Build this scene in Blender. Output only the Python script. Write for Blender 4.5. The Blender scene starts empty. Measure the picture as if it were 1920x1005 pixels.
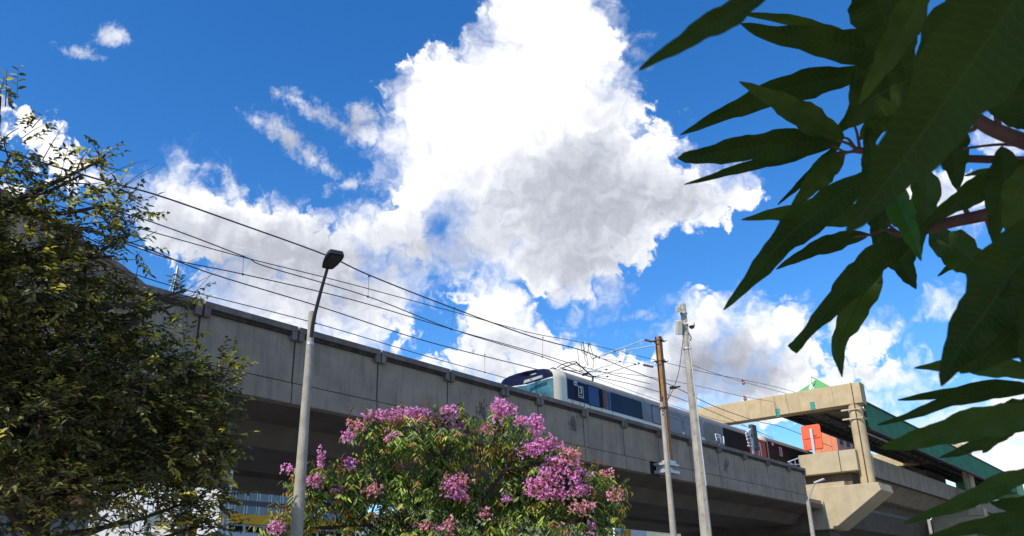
import bpy, math, random
import numpy as np
from mathutils import Vector, Matrix, Quaternion
random.seed(7); rng = np.random.default_rng(11)
SC = bpy.context.scene; COL = SC.collection
# world axes: +X runs along the railway away from the photographer, +Y across it (to the left), Z up, metres
# ---------------------------------------------------------------- camera
FPX = 1580.0; PITCH = math.radians(21.8); YAW = math.radians(38.2); ROLL = math.radians(1.33)
EYE = Vector((0, 0, 1.6))
FW = Vector((math.cos(YAW)*math.cos(PITCH), math.sin(YAW)*math.cos(PITCH), math.sin(PITCH)))
r0 = Vector((math.sin(YAW), -math.cos(YAW), 0)); u0 = r0.cross(FW)
RT = r0*math.cos(ROLL) - u0*math.sin(ROLL); UP = u0*math.cos(ROLL) + r0*math.sin(ROLL)
cam_d = bpy.data.cameras.new('camera'); cam = bpy.data.objects.new('camera', cam_d); COL.objects.link(cam)
cam.matrix_world = Matrix.Translation(EYE) @ Matrix((RT, UP, -FW)).transposed().to_4x4()
cam_d.sensor_width = 36; cam_d.lens = FPX/1920*36; cam_d.clip_start = .05; cam_d.clip_end = 5000
cam_d.dof.use_dof = True; cam_d.dof.focus_distance = 7; cam_d.dof.aperture_fstop = 20
SC.camera = cam
def ray(px, py): return (FW*FPX + RT*(px-960) - UP*(py-502.5)).normalized()
def at(px, py, d): return EYE + ray(px, py)*d
def onY(px, py, y): r = ray(px, py); return EYE + r*(y/r.y)
def onX(px, py, x): r = ray(px, py); return EYE + r*(x/r.x)
# ---------------------------------------------------------------- light
SUN = Vector((-.735, .06, .675)).normalized()          # towards the sun: behind the camera, left, half way up
sd = bpy.data.lights.new('sun', 'SUN'); sd.energy = 4.6; sd.angle = math.radians(.5); sd.color = (1, .93, .80)
so = bpy.data.objects.new('sun', sd); COL.objects.link(so); so.rotation_mode = 'QUATERNION'
so.rotation_quaternion = SUN.to_track_quat('Z', 'Y'); so.location = (0, 0, 60)
V = SC.view_settings; SC.display_settings.display_device = 'sRGB'
V.view_transform = 'Standard'; V.look = 'None'; V.gamma = 1; V.use_curve_mapping = False; V.exposure = 0.2
# ---------------------------------------------------------------- world: daylight sky with fair-weather clouds
W = bpy.data.worlds.new('World'); SC.world = W; W.use_nodes = True
nt = W.node_tree; N = nt.nodes; Lk = nt.links; N.clear()
def nd(t, **k):
    n = N.new(t)
    for a, b in k.items(): setattr(n, a, b)
    return n
def feed(sock, v):
    if hasattr(v, 'is_output') or isinstance(v, bpy.types.NodeSocket): Lk.new(v, sock)
    elif v is not None: sock.default_value = v
def mth(op, a, b=None, c=None, clamp=False):
    n = nd('ShaderNodeMath', operation=op, use_clamp=clamp)
    for s, v in zip(n.inputs, (a, b, c)): feed(s, v)
    return n.outputs[0]
def vmt(op, a, b=None, c=None):
    n = nd('ShaderNodeVectorMath', operation=op)
    for s, v in zip(n.inputs, (a, b, c)): feed(s, v)
    return n.outputs[1] if op in ('DOT_PRODUCT', 'LENGTH') else n.outputs[0]
def mr(v, a, b, c, d, smooth=True):
    n = nd('ShaderNodeMapRange', interpolation_type='SMOOTHSTEP' if smooth else 'LINEAR'); n.clamp = True
    feed(n.inputs[0], v)
    for i, x in enumerate((a, b, c, d)): feed(n.inputs[i+1], x)
    return n.outputs[0]
tc = nd('ShaderNodeTexCoord').outputs['Generated']
dz = mth('MAXIMUM', vmt('DOT_PRODUCT', tc, FW), .3)
inv = mth('DIVIDE', 15.8, dz)
# direction on a plane tangent to the sky dome, units of 100 px of the photograph
cx = mth('MULTIPLY_ADD', vmt('DOT_PRODUCT', tc, RT), inv, 9.6)
cy = mth('MULTIPLY_ADD', vmt('DOT_PRODUCT', tc, UP), mth('MULTIPLY', inv, -1), 5.025)
cmb = nd('ShaderNodeCombineXYZ'); feed(cmb.inputs[0], cx); feed(cmb.inputs[1], cy); Q0 = cmb.outputs[0]
def noise(v, scale, detail, rough=.55, dist=0, lac=2.0, dim='2D'):
    n = nd('ShaderNodeTexNoise'); n.noise_dimensions = dim
    feed(n.inputs['Vector'], v); n.inputs['Scale'].default_value = scale; n.inputs['Detail'].default_value = detail
    n.inputs['Roughness'].default_value = rough; n.inputs['Distortion'].default_value = dist; n.inputs['Lacunarity'].default_value = lac
    return n
w1 = noise(Q0, 1.5, 5, .56)
warp = vmt('SUBTRACT', w1.outputs['Color'], (.5, .5, .5))
Q = vmt('MULTIPLY_ADD', warp, (.80, .80, 0), Q0)
vor = nd('ShaderNodeTexVoronoi'); vor.feature = 'F1'; vor.voronoi_dimensions = '2D'; feed(vor.inputs['Vector'], Q)
vor.inputs['Scale'].default_value = 2.6
try: vor.inputs['Detail'].default_value = 2; vor.inputs['Roughness'].default_value = .55
except Exception: pass
def field(els, src, r=True):
    acc = None
    for e in els:
        x, y, rx, ry = e[:4]; rot = math.radians(e[4]) if len(e) > 4 else 0
        m = nd('ShaderNodeMapping', vector_type='TEXTURE'); feed(m.inputs[0], src if acc is None else vmt('MULTIPLY_ADD', acc, (0, 0, 0), src))
        m.inputs[1].default_value = (x/100, y/100, 0); m.inputs[2].default_value = (0, 0, rot)
        m.inputs[3].default_value = (rx/100, ry/100, 1)
        l = vmt('LENGTH', m.outputs[0]); k = min(rx, ry)/100
        d = mth('MULTIPLY_ADD', l, k, -k)
        if acc is None: acc = d
        else:
            s = nd('ShaderNodeMath', operation='SMOOTH_MIN'); feed(s.inputs[0], acc); feed(s.inputs[1], d); s.inputs[2].default_value = .16; acc = s.outputs[0]
    return acc
BODY = [(1050, 130, 70, 60), (1015, 20, 108, 130), (1110, 105, 62, 78), (955, 145, 105, 85), (850, 180, 108, 80), (800, 240, 80, 85), (1000, 250, 165, 140), (1020, 430, 120, 70),
 (1120, 225, 85, 85), (855, 330, 120, 105), (1040, 375, 180, 115), (1180, 320, 110, 88), (1290, 365, 95, 52), (1375, 365, 36, 38),
 (915, 430, 110, 75), (1070, 480, 85, 75), (1170, 425, 72, 58), (970, 480, 85, 48), (1085, 535, 50, 32), (770, 420, 45, 42)]
LEFT = [(330, 400, 70, 60), (410, 430, 110, 62), (520, 460, 110, 62), (600, 490, 110, 62), (700, 440, 88, 42, 8), (795, 470, 60, 28), (470, 545, 100, 60),
 (560, 575, 140, 72), (680, 575, 85, 68), (740, 540, 45, 48), (620, 640, 110, 36), (340, 325, 12, 16), (350, 370, 50, 24)]
LOW = [(930, 585, 55, 48), (895, 560, 50, 28, 30), (955, 640, 82, 46), (880, 690, 75, 38), (1010, 680, 60, 40), (1085, 690, 55, 34), (1165, 712, 60, 42), (1230, 740, 80, 40),
 (1340, 605, 66, 50), (1310, 680, 75, 78), (1400, 650, 85, 74), (1480, 612, 36, 38), (1495, 660, 45, 44), (1430, 725, 120, 55), (1270, 705, 55, 60),
 (1636, 642, 38, 30), (1590, 625, 18, 9), (1640, 702, 90, 22), (1500, 742, 140, 24), (1800, 830, 150, 62), (1910, 790, 80, 60), (1930, 880, 120, 70),
 (1780, 370, 70, 46), (1900, 262, 42, 16), (1772, 572, 17, 8), (60, 250, 55, 26, 30), (120, 300, 60, 26, 40), (-100, 420, 150, 90), (2150, 500, 160, 90), (700, 900, 700, 40)]
WISP = [(492, 230, 30, 9, 22), (540, 258, 44, 18, 42), (588, 300, 42, 13, 38), (556, 188, 26, 11, 15), (620, 222, 52, 12, 28), (676, 215, 26, 22), (690, 250, 40, 22),
 (700, 344, 12, 11), (214, 66, 26, 19), (150, 97, 18, 6, 10), (700, 405, 40, 14, -10), (440, 355, 30, 12, 60), (1205, 590, 10, 5), (650, 345, 26, 8, -20)]
HOLE = [(826, 424, 25, 24), (840, 540, 32, 18, 20), (300, 515, 62, 24, 20), (790, 595, 22, 34)]
dB = field(BODY + LEFT + LOW, Q); dW = field(WISP, Q0); dH = field(HOLE, Q)
bill = mth('MULTIPLY_ADD', vor.outputs['Distance'], .36, -.14)
nf = mth('SUBTRACT', noise(Q0, 4.2, 6, .62).outputs[0], .5)
d1 = mth('ADD', dB, mth('ADD', bill, -.24)); d1 = mth('MULTIPLY_ADD', nf, .19, d1)
nw = mth('SUBTRACT', noise(Q0, 3.4, 6, .68).outputs[0], .5)
d2 = mth('MULTIPLY_ADD', nw, .55, mth('ADD', dW, .02))
d1 = mth('MAXIMUM', d1, mth('MULTIPLY_ADD', nf, -.5, mth('MULTIPLY', dH, -1.0)))
softn = mr(noise(Q0, .55, 2).outputs[0], .38, .62, .12, .65)
a1 = mth('SUBTRACT', 1, mr(mth('DIVIDE', d1, softn), -1.0, .55, 0, 1))
a2 = mth('MULTIPLY', mth('SUBTRACT', 1, mr(d2, -.17, .12, 0, 1)), .8)
alpha = mth('MAXIMUM', a1, a2)
# clouds outside the photographed part of the sky
gen = noise(tc, 2.6, 4, .6, dim='3D'); ag = mr(gen.outputs[0], .52, .64, 0, .95)
inview = mr(vmt('DOT_PRODUCT', tc, FW), .62, .74, 0, 1)
mixa = nd('ShaderNodeMix'); feed(mixa.inputs[0], inview); feed(mixa.inputs[2], ag); feed(mixa.inputs[3], alpha); alpha = mixa.outputs[0]
# thickness: grey bellies where the cloud is deep
def blob(els, soft):
    acc = None
    for x, y, rx, ry, a in els:
        m = nd('ShaderNodeMapping', vector_type='TEXTURE'); feed(m.inputs[0], Q if acc is None else vmt('MULTIPLY_ADD', acc, (0, 0, 0), Q))
        m.inputs[1].default_value = (x/100, y/100, 0); m.inputs[3].default_value = (rx/100, ry/100, 1)
        v = mr(vmt('LENGTH', m.outputs[0]), 0, 1, a, 0)
        acc = v if acc is None else mth('MULTIPLY_ADD', mth('SUBTRACT', 1, acc), v, acc)
    return acc
GREY = [(470, 500, 440, 190, .34), (930, 650, 260, 110, .24), (1400, 680, 260, 130, .26), (640, 600, 300, 110, .26), (1250, 360, 220, 110, .22), (1090, 330, 230, 160, .62), (1000, 400, 330, 170, .42), (1180, 400, 240, 130, .36), (1090, 500, 190, 130, .62), (900, 400, 200, 130, .20), (1150, 200, 70, 120, .34), (1290, 370, 130, 60, .45),
 (1330, 690, 150, 120, .95), (1420, 700, 140, 80, .6), (520, 470, 300, 85, .58), (640, 540, 240, 110, .46), (800, 470, 190, 80, .52), (430, 520, 130, 80, .40), (340, 420, 140, 80, .50),
 (960, 650, 120, 60, .32), (900, 700, 100, 40, .34), (1230, 730, 90, 60, .7), (1620, 700, 160, 40, .35), (545, 260, 80, 60, .4), (640, 225, 90, 40, .45), (1800, 830, 220, 90, .30), (1780, 370, 80, 60, .3)]
grey = blob(GREY, 0)
rel0 = noise(Q, 1.7, 3, .55).outputs[0]; rel1 = noise(vmt('ADD', Q, (-.07, -.13, 0)), 1.7, 3, .55).outputs[0]
relief = mth('MULTIPLY', mth('SUBTRACT', rel1, rel0), 3.6)
det = mth('MULTIPLY', nf, .55)
g = mth('ADD', mth('ADD', grey, mth('MULTIPLY', relief, .17)), mth('MULTIPLY', det, .16))
g = mth('ADD', g, mr(d1, -.10, .30, 0, .30))
cr = nd('ShaderNodeValToRGB'); feed(cr.inputs[0], g); E = cr.color_ramp.elements
E[0].position = 0.0; E[0].color = (1.02, 1.02, 1.03, 1); E[1].position = 1.0; E[1].color = (.34, .36, .43, 1)
for p, c in ((.20, (.92, .93, .96, 1)), (.42, (.70, .725, .79, 1)), (.70, (.48, .50, .57, 1))):
    e = E.new(p); e.color = c
sky = nd('ShaderNodeTexSky'); sky.sky_type = 'NISHITA'; sky.sun_disc = False
sky.sun_elevation = math.asin(SUN.z); sky.sun_rotation = math.atan2(SUN.x, SUN.y)
sky.altitude = 1500; sky.air_density = 1.15; sky.dust_density = .35; sky.ozone_density = 4.5
hsv = nd('ShaderNodeHueSaturation'); feed(hsv.inputs['Color'], sky.outputs[0]); hsv.inputs['Hue'].default_value = .505; hsv.inputs['Saturation'].default_value = 1.28; hsv.inputs['Value'].default_value = 1.2
SKYK = .15
sk = vmt('SCALE', hsv.outputs[0]); N_ = sk.node; N_.inputs['Scale'].default_value = SKYK*1.0
mix = nd('ShaderNodeMix', data_type='RGBA'); feed(mix.inputs[0], alpha); feed(mix.inputs[6], sk)
feed(mix.inputs[7], cr.outputs[0])
bg = nd('ShaderNodeBackground'); feed(bg.inputs[0], mix.outputs[2]); bg.inputs[1].default_value = 1.0
out = nd('ShaderNodeOutputWorld'); Lk.new(bg.outputs[0], out.inputs[0])
try: W.cycles.sampling_method = 'MANUAL'; W.cycles.sample_map_resolution = 512
except Exception: pass
# ---------------------------------------------------------------- helpers
class MB:
    def __init__(s): s.v = []; s.f = []; s.m = []; s.sm = []
    def add(s, vs, fs, mat=0, smooth=False):
        o = len(s.v); s.v += [tuple(v) for v in vs]
        for f in fs: s.f.append(tuple(o+i for i in f)); s.m.append(mat); s.sm.append(smooth)
        return s
    def box(s, a, b, mat=0):
        x0, y0, z0 = a; x1, y1, z1 = b
        return s.add([(x0,y0,z0),(x1,y0,z0),(x1,y1,z0),(x0,y1,z0),(x0,y0,z1),(x1,y0,z1),(x1,y1,z1),(x0,y1,z1)],
                     [(0,3,2,1),(4,5,6,7),(0,1,5,4),(1,2,6,5),(2,3,7,6),(3,0,4,7)], mat)
    def obox(s, c, ax, ay, az, mat=0):   # oriented box from centre and three half-axis vectors
        c, ax, ay, az = map(Vector, (c, ax, ay, az)); vs = []
        for k in (-1, 1):
            for i, j in ((-1,-1),(1,-1),(1,1),(-1,1)): vs.append(c+ax*i+ay*j+az*k)
        return s.add(vs, [(0,3,2,1),(4,5,6,7),(0,1,5,4),(1,2,6,5),(2,3,7,6),(3,0,4,7)], mat)
    def prism(s, poly, d, mat=0):        # polygon of 3d points pushed along d
        n = len(poly); P = [Vector(p) for p in poly]; d = Vector(d)
        return s.add(P+[p+d for p in P], [tuple(range(n))[::-1], tuple(range(n, 2*n))]+[(i, (i+1)%n, n+(i+1)%n, n+i) for i in range(n)], mat)
    def tube(s, pts, r, n=8, mat=0, cap=True, smooth=True):
        P = [Vector(p) for p in pts]; m = len(P)
        R = r if hasattr(r, '__len__') else [r]*m
        vs = []; nrm = None
        for i in range(m):
            t = (P[min(i+1, m-1)]-P[max(i-1, 0)]).normalized()
            if nrm is None: nrm = t.cross(Vector((0,0,1))) if abs(t.z) < .9 else t.cross(Vector((1,0,0)))
            nrm = (nrm - t*nrm.dot(t)).normalized(); b = t.cross(nrm)
            for k in range(n):
                a = 2*math.pi*k/n; vs.append(P[i]+(nrm*math.cos(a)+b*math.sin(a))*R[i])
        fs = [(i*n+k, i*n+(k+1)%n, (i+1)*n+(k+1)%n, (i+1)*n+k) for i in range(m-1) for k in range(n)]
        s.add(vs, fs, mat, smooth)
        if cap: s.add(vs[:n], [tuple(range(n))[::-1]], mat); s.add(vs[-n:], [tuple(range(n))], mat)
        return s
    def build(s, name, mats, parent=None, bevel=0):
        me = bpy.data.meshes.new(name); me.from_pydata(s.v, [], s.f)
        for m in (mats if isinstance(mats, (list, tuple)) else [mats]): me.materials.append(m)
        me.polygons.foreach_set('material_index', s.m); me.polygons.foreach_set('use_smooth', s.sm); me.update()
        o = bpy.data.objects.new(name, me); COL.objects.link(o)
        if parent: o.parent = parent; o.matrix_parent_inverse = Matrix.Translation(parent.location).inverted()
        if bevel:
            b = o.modifiers.new('bevel', 'BEVEL'); b.width = bevel; b.segments = 2; b.limit_method = 'ANGLE'
        return o
def tag(o, label=None, cat=None, group=None, kind=None):
    if label: o['label'] = label
    if cat: o['category'] = cat
    if group: o['group'] = group
    if kind: o['kind'] = kind
    return o
def thing(name, loc, label, cat, group=None):
    o = bpy.data.objects.new(name, None); o.location = loc; o.empty_display_size = .2; COL.objects.link(o)
    return tag(o, label, cat, group)
def smooth_path(P, k=6):
    P = [Vector(p) for p in P]; out = []
    for i in range(len(P)-1):
        a = P[max(i-1, 0)]; b = P[i]; c = P[i+1]; d = P[min(i+2, len(P)-1)]
        for j in range(k):
            t = j/k; out.append(.5*((2*b)+(c-a)*t+(2*a-5*b+4*c-d)*t*t+(3*b-a-3*c+d)*t**3))
    return out+[P[-1]]
def mat(name, col, rough=.8, metal=0, var=.15, vscale=3, bump=0, bscale=40, streak=0, spec=.5, trans=0, col2=None, coat=0, sscale=(2.2, 2.2, .22)):
    m = bpy.data.materials.new(name); m.use_nodes = True; t = m.node_tree; p = t.nodes['Principled BSDF']
    p.inputs['Roughness'].default_value = rough; p.inputs['Metallic'].default_value = metal; p.inputs['Specular IOR Level'].default_value = spec
    if coat: p.inputs['Coat Weight'].default_value = coat; p.inputs['Coat Roughness'].default_value = .05
    g = t.nodes.new('ShaderNodeNewGeometry'); src = g.outputs['Position']
    def nz(s, d=5, r=.6, v=src):
        n = t.nodes.new('ShaderNodeTexNoise'); t.links.new(v, n.inputs['Vector']); n.inputs['Scale'].default_value = s
        n.inputs['Detail'].default_value = d; n.inputs['Roughness'].default_value = r; return n.outputs[0]
    def mx(f, a, b):
        n = t.nodes.new('ShaderNodeMix'); n.data_type = 'RGBA'
        for s, v in ((n.inputs[0], f), (n.inputs[6], a), (n.inputs[7], b)):
            if isinstance(v, bpy.types.NodeSocket): t.links.new(v, s)
            else: s.default_value = v
        return n.outputs[2]
    def rng_(v, a, b, c, d):
        n = t.nodes.new('ShaderNodeMapRange'); t.links.new(v, n.inputs[0])
        for i, x in enumerate((a, b, c, d)): n.inputs[i+1].default_value = x
        return n.outputs[0]
    c = (*col, 1); dk = (*(x*(1-2*var) for x in col), 1) if col2 is None else (*col2, 1); lt = (*(min(1, x*(1+var)) for x in col), 1)
    cc = mx(rng_(nz(vscale), .3, .7, 0, 1), dk, lt) if var or col2 else None
    if cc is not None and streak:
        mp = t.nodes.new('ShaderNodeMapping'); t.links.new(src, mp.inputs[0]); mp.inputs[3].default_value = sscale
        s_ = rng_(nz(2.2, 6, .65, mp.outputs[0]), .5, .74, 0, streak)
        cc = mx(s_, cc, (*(x*.38 for x in col), 1))
    if cc is not None: t.links.new(cc, p.inputs['Base Color'])
    else: p.inputs['Base Color'].default_value = c
    if bump:
        b = t.nodes.new('ShaderNodeBump'); b.inputs['Strength'].default_value = bump; b.inputs['Distance'].default_value = .02
        t.links.new(nz(bscale, 6), b.inputs['Height']); t.links.new(b.outputs[0], p.inputs['Normal'])
    if trans:
        tr = t.nodes.new('ShaderNodeBsdfTranslucent'); ms = t.nodes.new('ShaderNodeMixShader'); ms.inputs[0].default_value = trans
        if cc is not None:
            mm = t.nodes.new('ShaderNodeMix'); mm.data_type = 'RGBA'; mm.blend_type = 'MULTIPLY'; mm.inputs[0].default_value = 1; t.links.new(cc, mm.inputs[6]); mm.inputs[7].default_value = (1.5, 1.7, .6, 1)
            t.links.new(mm.outputs[2], tr.inputs[0])
        o = t.nodes['Material Output']; t.links.new(p.outputs[0], ms.inputs[1]); t.links.new(tr.outputs[0], ms.inputs[2]); t.links.new(ms.outputs[0], o.inputs[0])
    return m
M = {}
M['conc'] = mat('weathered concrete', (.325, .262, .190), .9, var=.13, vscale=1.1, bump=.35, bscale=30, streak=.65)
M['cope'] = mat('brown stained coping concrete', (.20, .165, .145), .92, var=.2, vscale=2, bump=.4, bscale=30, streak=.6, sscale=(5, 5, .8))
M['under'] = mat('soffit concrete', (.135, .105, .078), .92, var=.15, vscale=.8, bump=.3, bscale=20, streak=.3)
M['cream'] = mat('sunlit cream concrete', (.47, .365, .215), .9, var=.10, vscale=1.4, bump=.3, bscale=25, streak=.28)
M['cream2'] = mat('pale concrete', (.44, .365, .24), .9, var=.08, vscale=1.2, bump=.3, bscale=25, streak=.22)
M['pole'] = mat('cast concrete pole', (.36, .335, .28), .88, var=.14, vscale=6, bump=.35, bscale=60, streak=.3, sscale=(12, 12, 1.2))
M['joint'] = mat('dark joint filler', (.02, .02, .02), .9, var=0)
M['rust'] = mat('rusty brown steel', (.30, .15, .05), .7, var=.25, vscale=8, bump=.2, bscale=60, streak=.4, sscale=(8, 8, .8))
M['rustd'] = mat('dark brown steel', (.07, .035, .022), .7, var=.25, vscale=8)
M['galv'] = mat('galvanised steel', (.55, .56, .57), .45, .6, var=.12, vscale=9)
M['offwhite'] = mat('cream painted cabinet', (.55, .53, .46), .5, var=.08, vscale=6)
M['white'] = mat('white painted metal', (.78, .78, .76), .5, var=.05, vscale=4)
M['black'] = mat('black rubber and iron', (.018, .018, .02), .55, var=.2, vscale=6)
M['wire'] = mat('copper alloy overhead wire', (.05, .05, .055), .5, .3, var=.1)
M['wiren'] = mat('thin cable', (.09, .09, .10), .6, var=.1)
M['ins'] = mat('dark glazed insulator', (.03, .025, .03), .25, var=.1)
M['traincream'] = mat('cream train paint', (.72, .66, .50), .3, var=.03, vscale=1, coat=.5)
M['trainroof'] = mat('grey train roof paint', (.22, .212, .19), .5, var=.1, vscale=1.5, spec=.3, streak=.3, sscale=(3, 3, 3))
M['traingrey'] = mat('silver grey train panel', (.24, .235, .235), .45, .1, var=.1, vscale=1.2)
M['navy'] = mat('navy tinted side glass', (.012, .015, .045), .16, var=.3, vscale=.8, spec=.10)
M['blueglass'] = mat('blue door glass', (.025, .06, .17), .14, var=.2, vscale=1, spec=.2)
M['greyglass'] = mat('side window glass with painted cloud reflection', (.17, .165, .17), .25, var=.15, vscale=.9, spec=.3)  # grey base colour stands in for clouds mirrored in the side glass
M['teal'] = mat('green tinted windscreen', (.05, .16, .18), .06, var=.35, vscale=2.5, spec=.7, streak=.4, sscale=(3, 3, .3))
M['blackglass'] = mat('black train window', (.006, .006, .009), .45, var=.1, spec=.05)
M['red'] = mat('red train end panel', (.42, .035, .02), .5, var=.1)
M['orange'] = mat('orange enamel sign board', (.80, .115, .035), .45, var=.05, vscale=2)
M['brick'] = mat('orange brick render', (.62, .22, .11), .9, var=.07, vscale=.3)
M['shade_render'] = mat('orange render with painted shade', (.52, .26, .21), .9, var=.07, vscale=.3)  # pinker copy of the tower render, carrying the side's shade in its colour
M['greenroof'] = mat('green corrugated cladding', (.030, .20, .085), .55, var=.15, vscale=.8)
M['greenlt'] = mat('light green skylight sheet', (.12, .36, .12), .6, var=.08, vscale=1)
M['tealp'] = mat('teal anchor plate paint', (.03, .26, .22), .5, var=.05)
M['truss'] = mat('dark truss steel', (.035, .04, .04), .6, var=.1)
M['deckd'] = mat('dark roof lining', (.19, .17, .14), .85, var=.2, vscale=.6)
M['yellow'] = mat('yellow facade paint', (.75, .36, .012), .8, var=.06, vscale=.2)
M['wallw'] = mat('white facade paint', (.50, .51, .53), .85, var=.05, vscale=.3)
M['walld'] = mat('dark facade band', (.09, .085, .10), .8, var=.1, vscale=.3)
M['glassb'] = mat('grey office glass', (.13, .16, .17), .15, var=.3, vscale=.12, spec=.6)
M['asph'] = mat('asphalt', (.05, .05, .052), .9, var=.2, vscale=1)
M['pave'] = mat('pavement concrete', (.33, .31, .28), .9, var=.12, vscale=1)
M['grass'] = mat('grassy earth', (.06, .09, .03), .95, var=.3, vscale=.3)
M['ball'] = mat('pink marker ball', (.60, .20, .17), .5, var=.05)
M['bark'] = mat('dark bark', (.06, .045, .035), .9, var=.25, vscale=14, bump=.4, bscale=60)
M['barkl'] = mat('pale brown bark', (.20, .16, .12), .9, var=.25, vscale=14, bump=.4, bscale=60)
# ---------------------------------------------------------------- setting: ground, road, pavement
tag(MB().box((-600, -900, -.5), (1800, 1200, 0)).build('ground', M['grass']), kind='structure')
tag(MB().box((-200, 11.0, .0), (300, 16.6, .06)).build('road', M['asph']), kind='structure')
tag(MB().box((-200, 31.5, .0), (300, 42.0, .06)).build('far_road', M['asph']), kind='structure')
tag(MB().box((-200, -6.0, .0), (300, 10.98, .16)).build('pavement', M['pave']), kind='structure')
tag(MB().box((-200, 16.62, .0), (300, 31.48, .13)).build('paved_strip', M['pave']), kind='structure')
M['lip_shade'] = mat('painted shade under coping', (.05, .04, .035), .95, var=.3, vscale=4)  # dark colour that paints the shade below the coping lip
# ---------------------------------------------------------------- near viaduct
via = thing('elevated_viaduct', (20, 18, 0), 'grey weathered concrete railway viaduct carrying the train, running behind the pink flowering tree', 'viaduct')
J = [-24.4, -21.5, -18.6, -15.6, -12.7, -9.8, -6.95, -4.03, -1.1, 1.8, 4.72, 7.63, 10.55, 13.4, 16.4, 19.4, 22.2, 24.2, 27.1, 30.0, 32.9, 35.8, 38.75, 41.7, 44.65, 47.6, 50.1]
for a, b in zip(J[:-1], J[1:]):
    x0, x1 = a+.03, b-.03
    p = MB().box((x0, 18.0, 7.165), (x1, 18.17, 8.48)).build('parapet_panel', M['conc'], via)
    MB().box((x0+.175, 17.93, 8.41), (x1-.175, 17.999, 8.5085)).build('lip_shade_strip', M['lip_shade'], p)  # dark strip added where only shade falls under the lip
    c = MB(); c.box((x0, 17.86, 8.51), (x1, 18.17, 8.67))
    for q in (x0, x1-.17): c.box((q, 17.86, 8.28), (q+.17, 17.997, 8.5085))
    c.build('coping', M['cope'], p, bevel=.012)
m = MB()
for a, b in zip(J[:-1], J[1:]):
    x0, x1 = a+.02, b-.02
    if a == 30.0: x1 = 31.95
    if a == 32.9: x0 = 33.25
    MB().box((x0, 17.975, 6.61), (x1, 18.3, 7.135)).build('fascia_block', M['conc'], via)
MB().box((-24.3, 18.10, 6.75), (50, 18.30, 8.46)).build('joint_filler', M['joint'], via)
def girder(y0, y1, top=6.88, bot=5.81, ov0=None, ov1=None):
    P = [(y0, bot), (y1, bot), (y1+.5, 6.4), (ov1, 6.62), (ov1, top), (ov0, top), (ov0, 6.62), (y0-.45, 6.4)]
    return P
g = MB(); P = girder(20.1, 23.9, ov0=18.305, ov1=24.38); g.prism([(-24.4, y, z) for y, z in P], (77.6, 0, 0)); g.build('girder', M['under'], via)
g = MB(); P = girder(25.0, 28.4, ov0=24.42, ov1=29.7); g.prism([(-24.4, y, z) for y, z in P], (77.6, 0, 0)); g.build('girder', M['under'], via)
MB().box((-24.4, 18.31, 6.885), (53.2, 29.7, 7.10)).build('track_slab', M['conc'], via)
MB().box((-24.4, 29.72, 6.6), (50.1, 29.9, 8.67)).build('far_parapet', M['conc'], via)
for y in (20.65, 22.15, 25.25, 26.75):
    MB().box((-24.4, y-.035, 7.105), (130, y+.035, 7.26)).build('rail', M['rustd'], via)
for X in (-14.0, 20.0):
    if X > 0: continue
    MB().prism([(X, 19.6, 0), (X, 22.9, 0), (X, 25.2, 0), (X, 28.6, 0), (X, 28.8, 5.8), (X, 19.4, 5.8)], (1.8, 0, 0)).build('pier', M['under'], via)
# dark weather stains on the panels: mesh splats lying on the concrete
def splat(px, py, w, h, seed):
    r = random.Random(seed); m_ = MB()
    for k in range(34):
        c = onY(px+r.gauss(0, w*.42), py+r.gauss(0, h*.42), 17.9985-.0004*k)
        n = 7; R = .012+.03*r.random(); st = 1.5+4*r.random()
        m_.add([(c.x+R*math.cos(6.28*i/n)*(.5+r.random()*.6), c.y, c.z+st*R*math.sin(6.28*i/n)*(.5+r.random()*.6)) for i in range(n)], [tuple(range(n))])
    return m_
M['stain'] = mat('black lichen stain', (.13, .115, .10), .95, var=.3, vscale=30)
for i, (px, py, w, h) in enumerate([(903, 768, 10, 22), (1075, 793, 7, 20), (1362, 873, 6, 11)]): splat(px, py, w, h, i).build('lichen_stain', M['stain'], via)
# ---------------------------------------------------------------- bracket + rusty catenary mast
mast = thing('catenary_mast', (32.9, 17.55, 6.9), 'rusty brown steel H-section mast bolted to the viaduct side, arms reaching over the track', 'mast')
h = MB(); mx_, my_ = 32.85, 17.52
h.box((mx_-.13, my_-.115, 7.2), (mx_+.13, my_-.10, 12.75)); h.box((mx_-.13, my_+.10, 7.2), (mx_+.13, my_+.115, 12.75)); h.box((mx_-.012, my_-.0998, 7.2), (mx_+.012, my_+.0998, 12.75))
h.build('post', M['rust'], mast)
b = MB(); b.box((mx_-.55, my_-.18, 6.98), (mx_+.5, my_+.47, 7.08)); b.box((mx_-.55, my_-.18, 6.66), (mx_+.5, my_+.47, 6.78)); b.box((mx_-.4, my_+.1, 6.785), (mx_+.4, my_+.45, 6.975)); b.box((mx_-.3, my_-.15, 7.085), (mx_+.3, my_+.2, 7.19))
b.build('mounting_bracket', M['galv'], mast)
for z in (12.5, 11.55): b = MB(); b.box((mx_-.2, my_-.2, z), (mx_+.2, my_-.135, z+.06)); b.box((mx_-.2, my_+.135, z), (mx_+.2, my_+.2, z+.06)); b.tube([(mx_+.17, my_-.32, z+.03), (mx_+.17, my_+.3, z+.03)], .02, 6); b.tube([(mx_-.17, my_-.32, z+.03), (mx_-.17, my_+.3, z+.03)], .02, 6); b.build('clamp', M['black'], mast)
XM = 33.0
def pp(px, py, X=XM): return onX(px, py, X)
def insul(a, b_, par):
    a, b_ = Vector(a), Vector(b_); L = (b_-a).length; n = 13
    MB().tube([a.lerp(b_, i/(n-1)) for i in range(n)], [.028 if i % 2 == 0 else .062 for i in range(n)], 10).build('insulator', M['ins'], par)
insul(pp(1223, 641), pp(1209, 637), mast); insul(pp(1225, 688), pp(1206, 684), mast)
t = MB()
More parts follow.
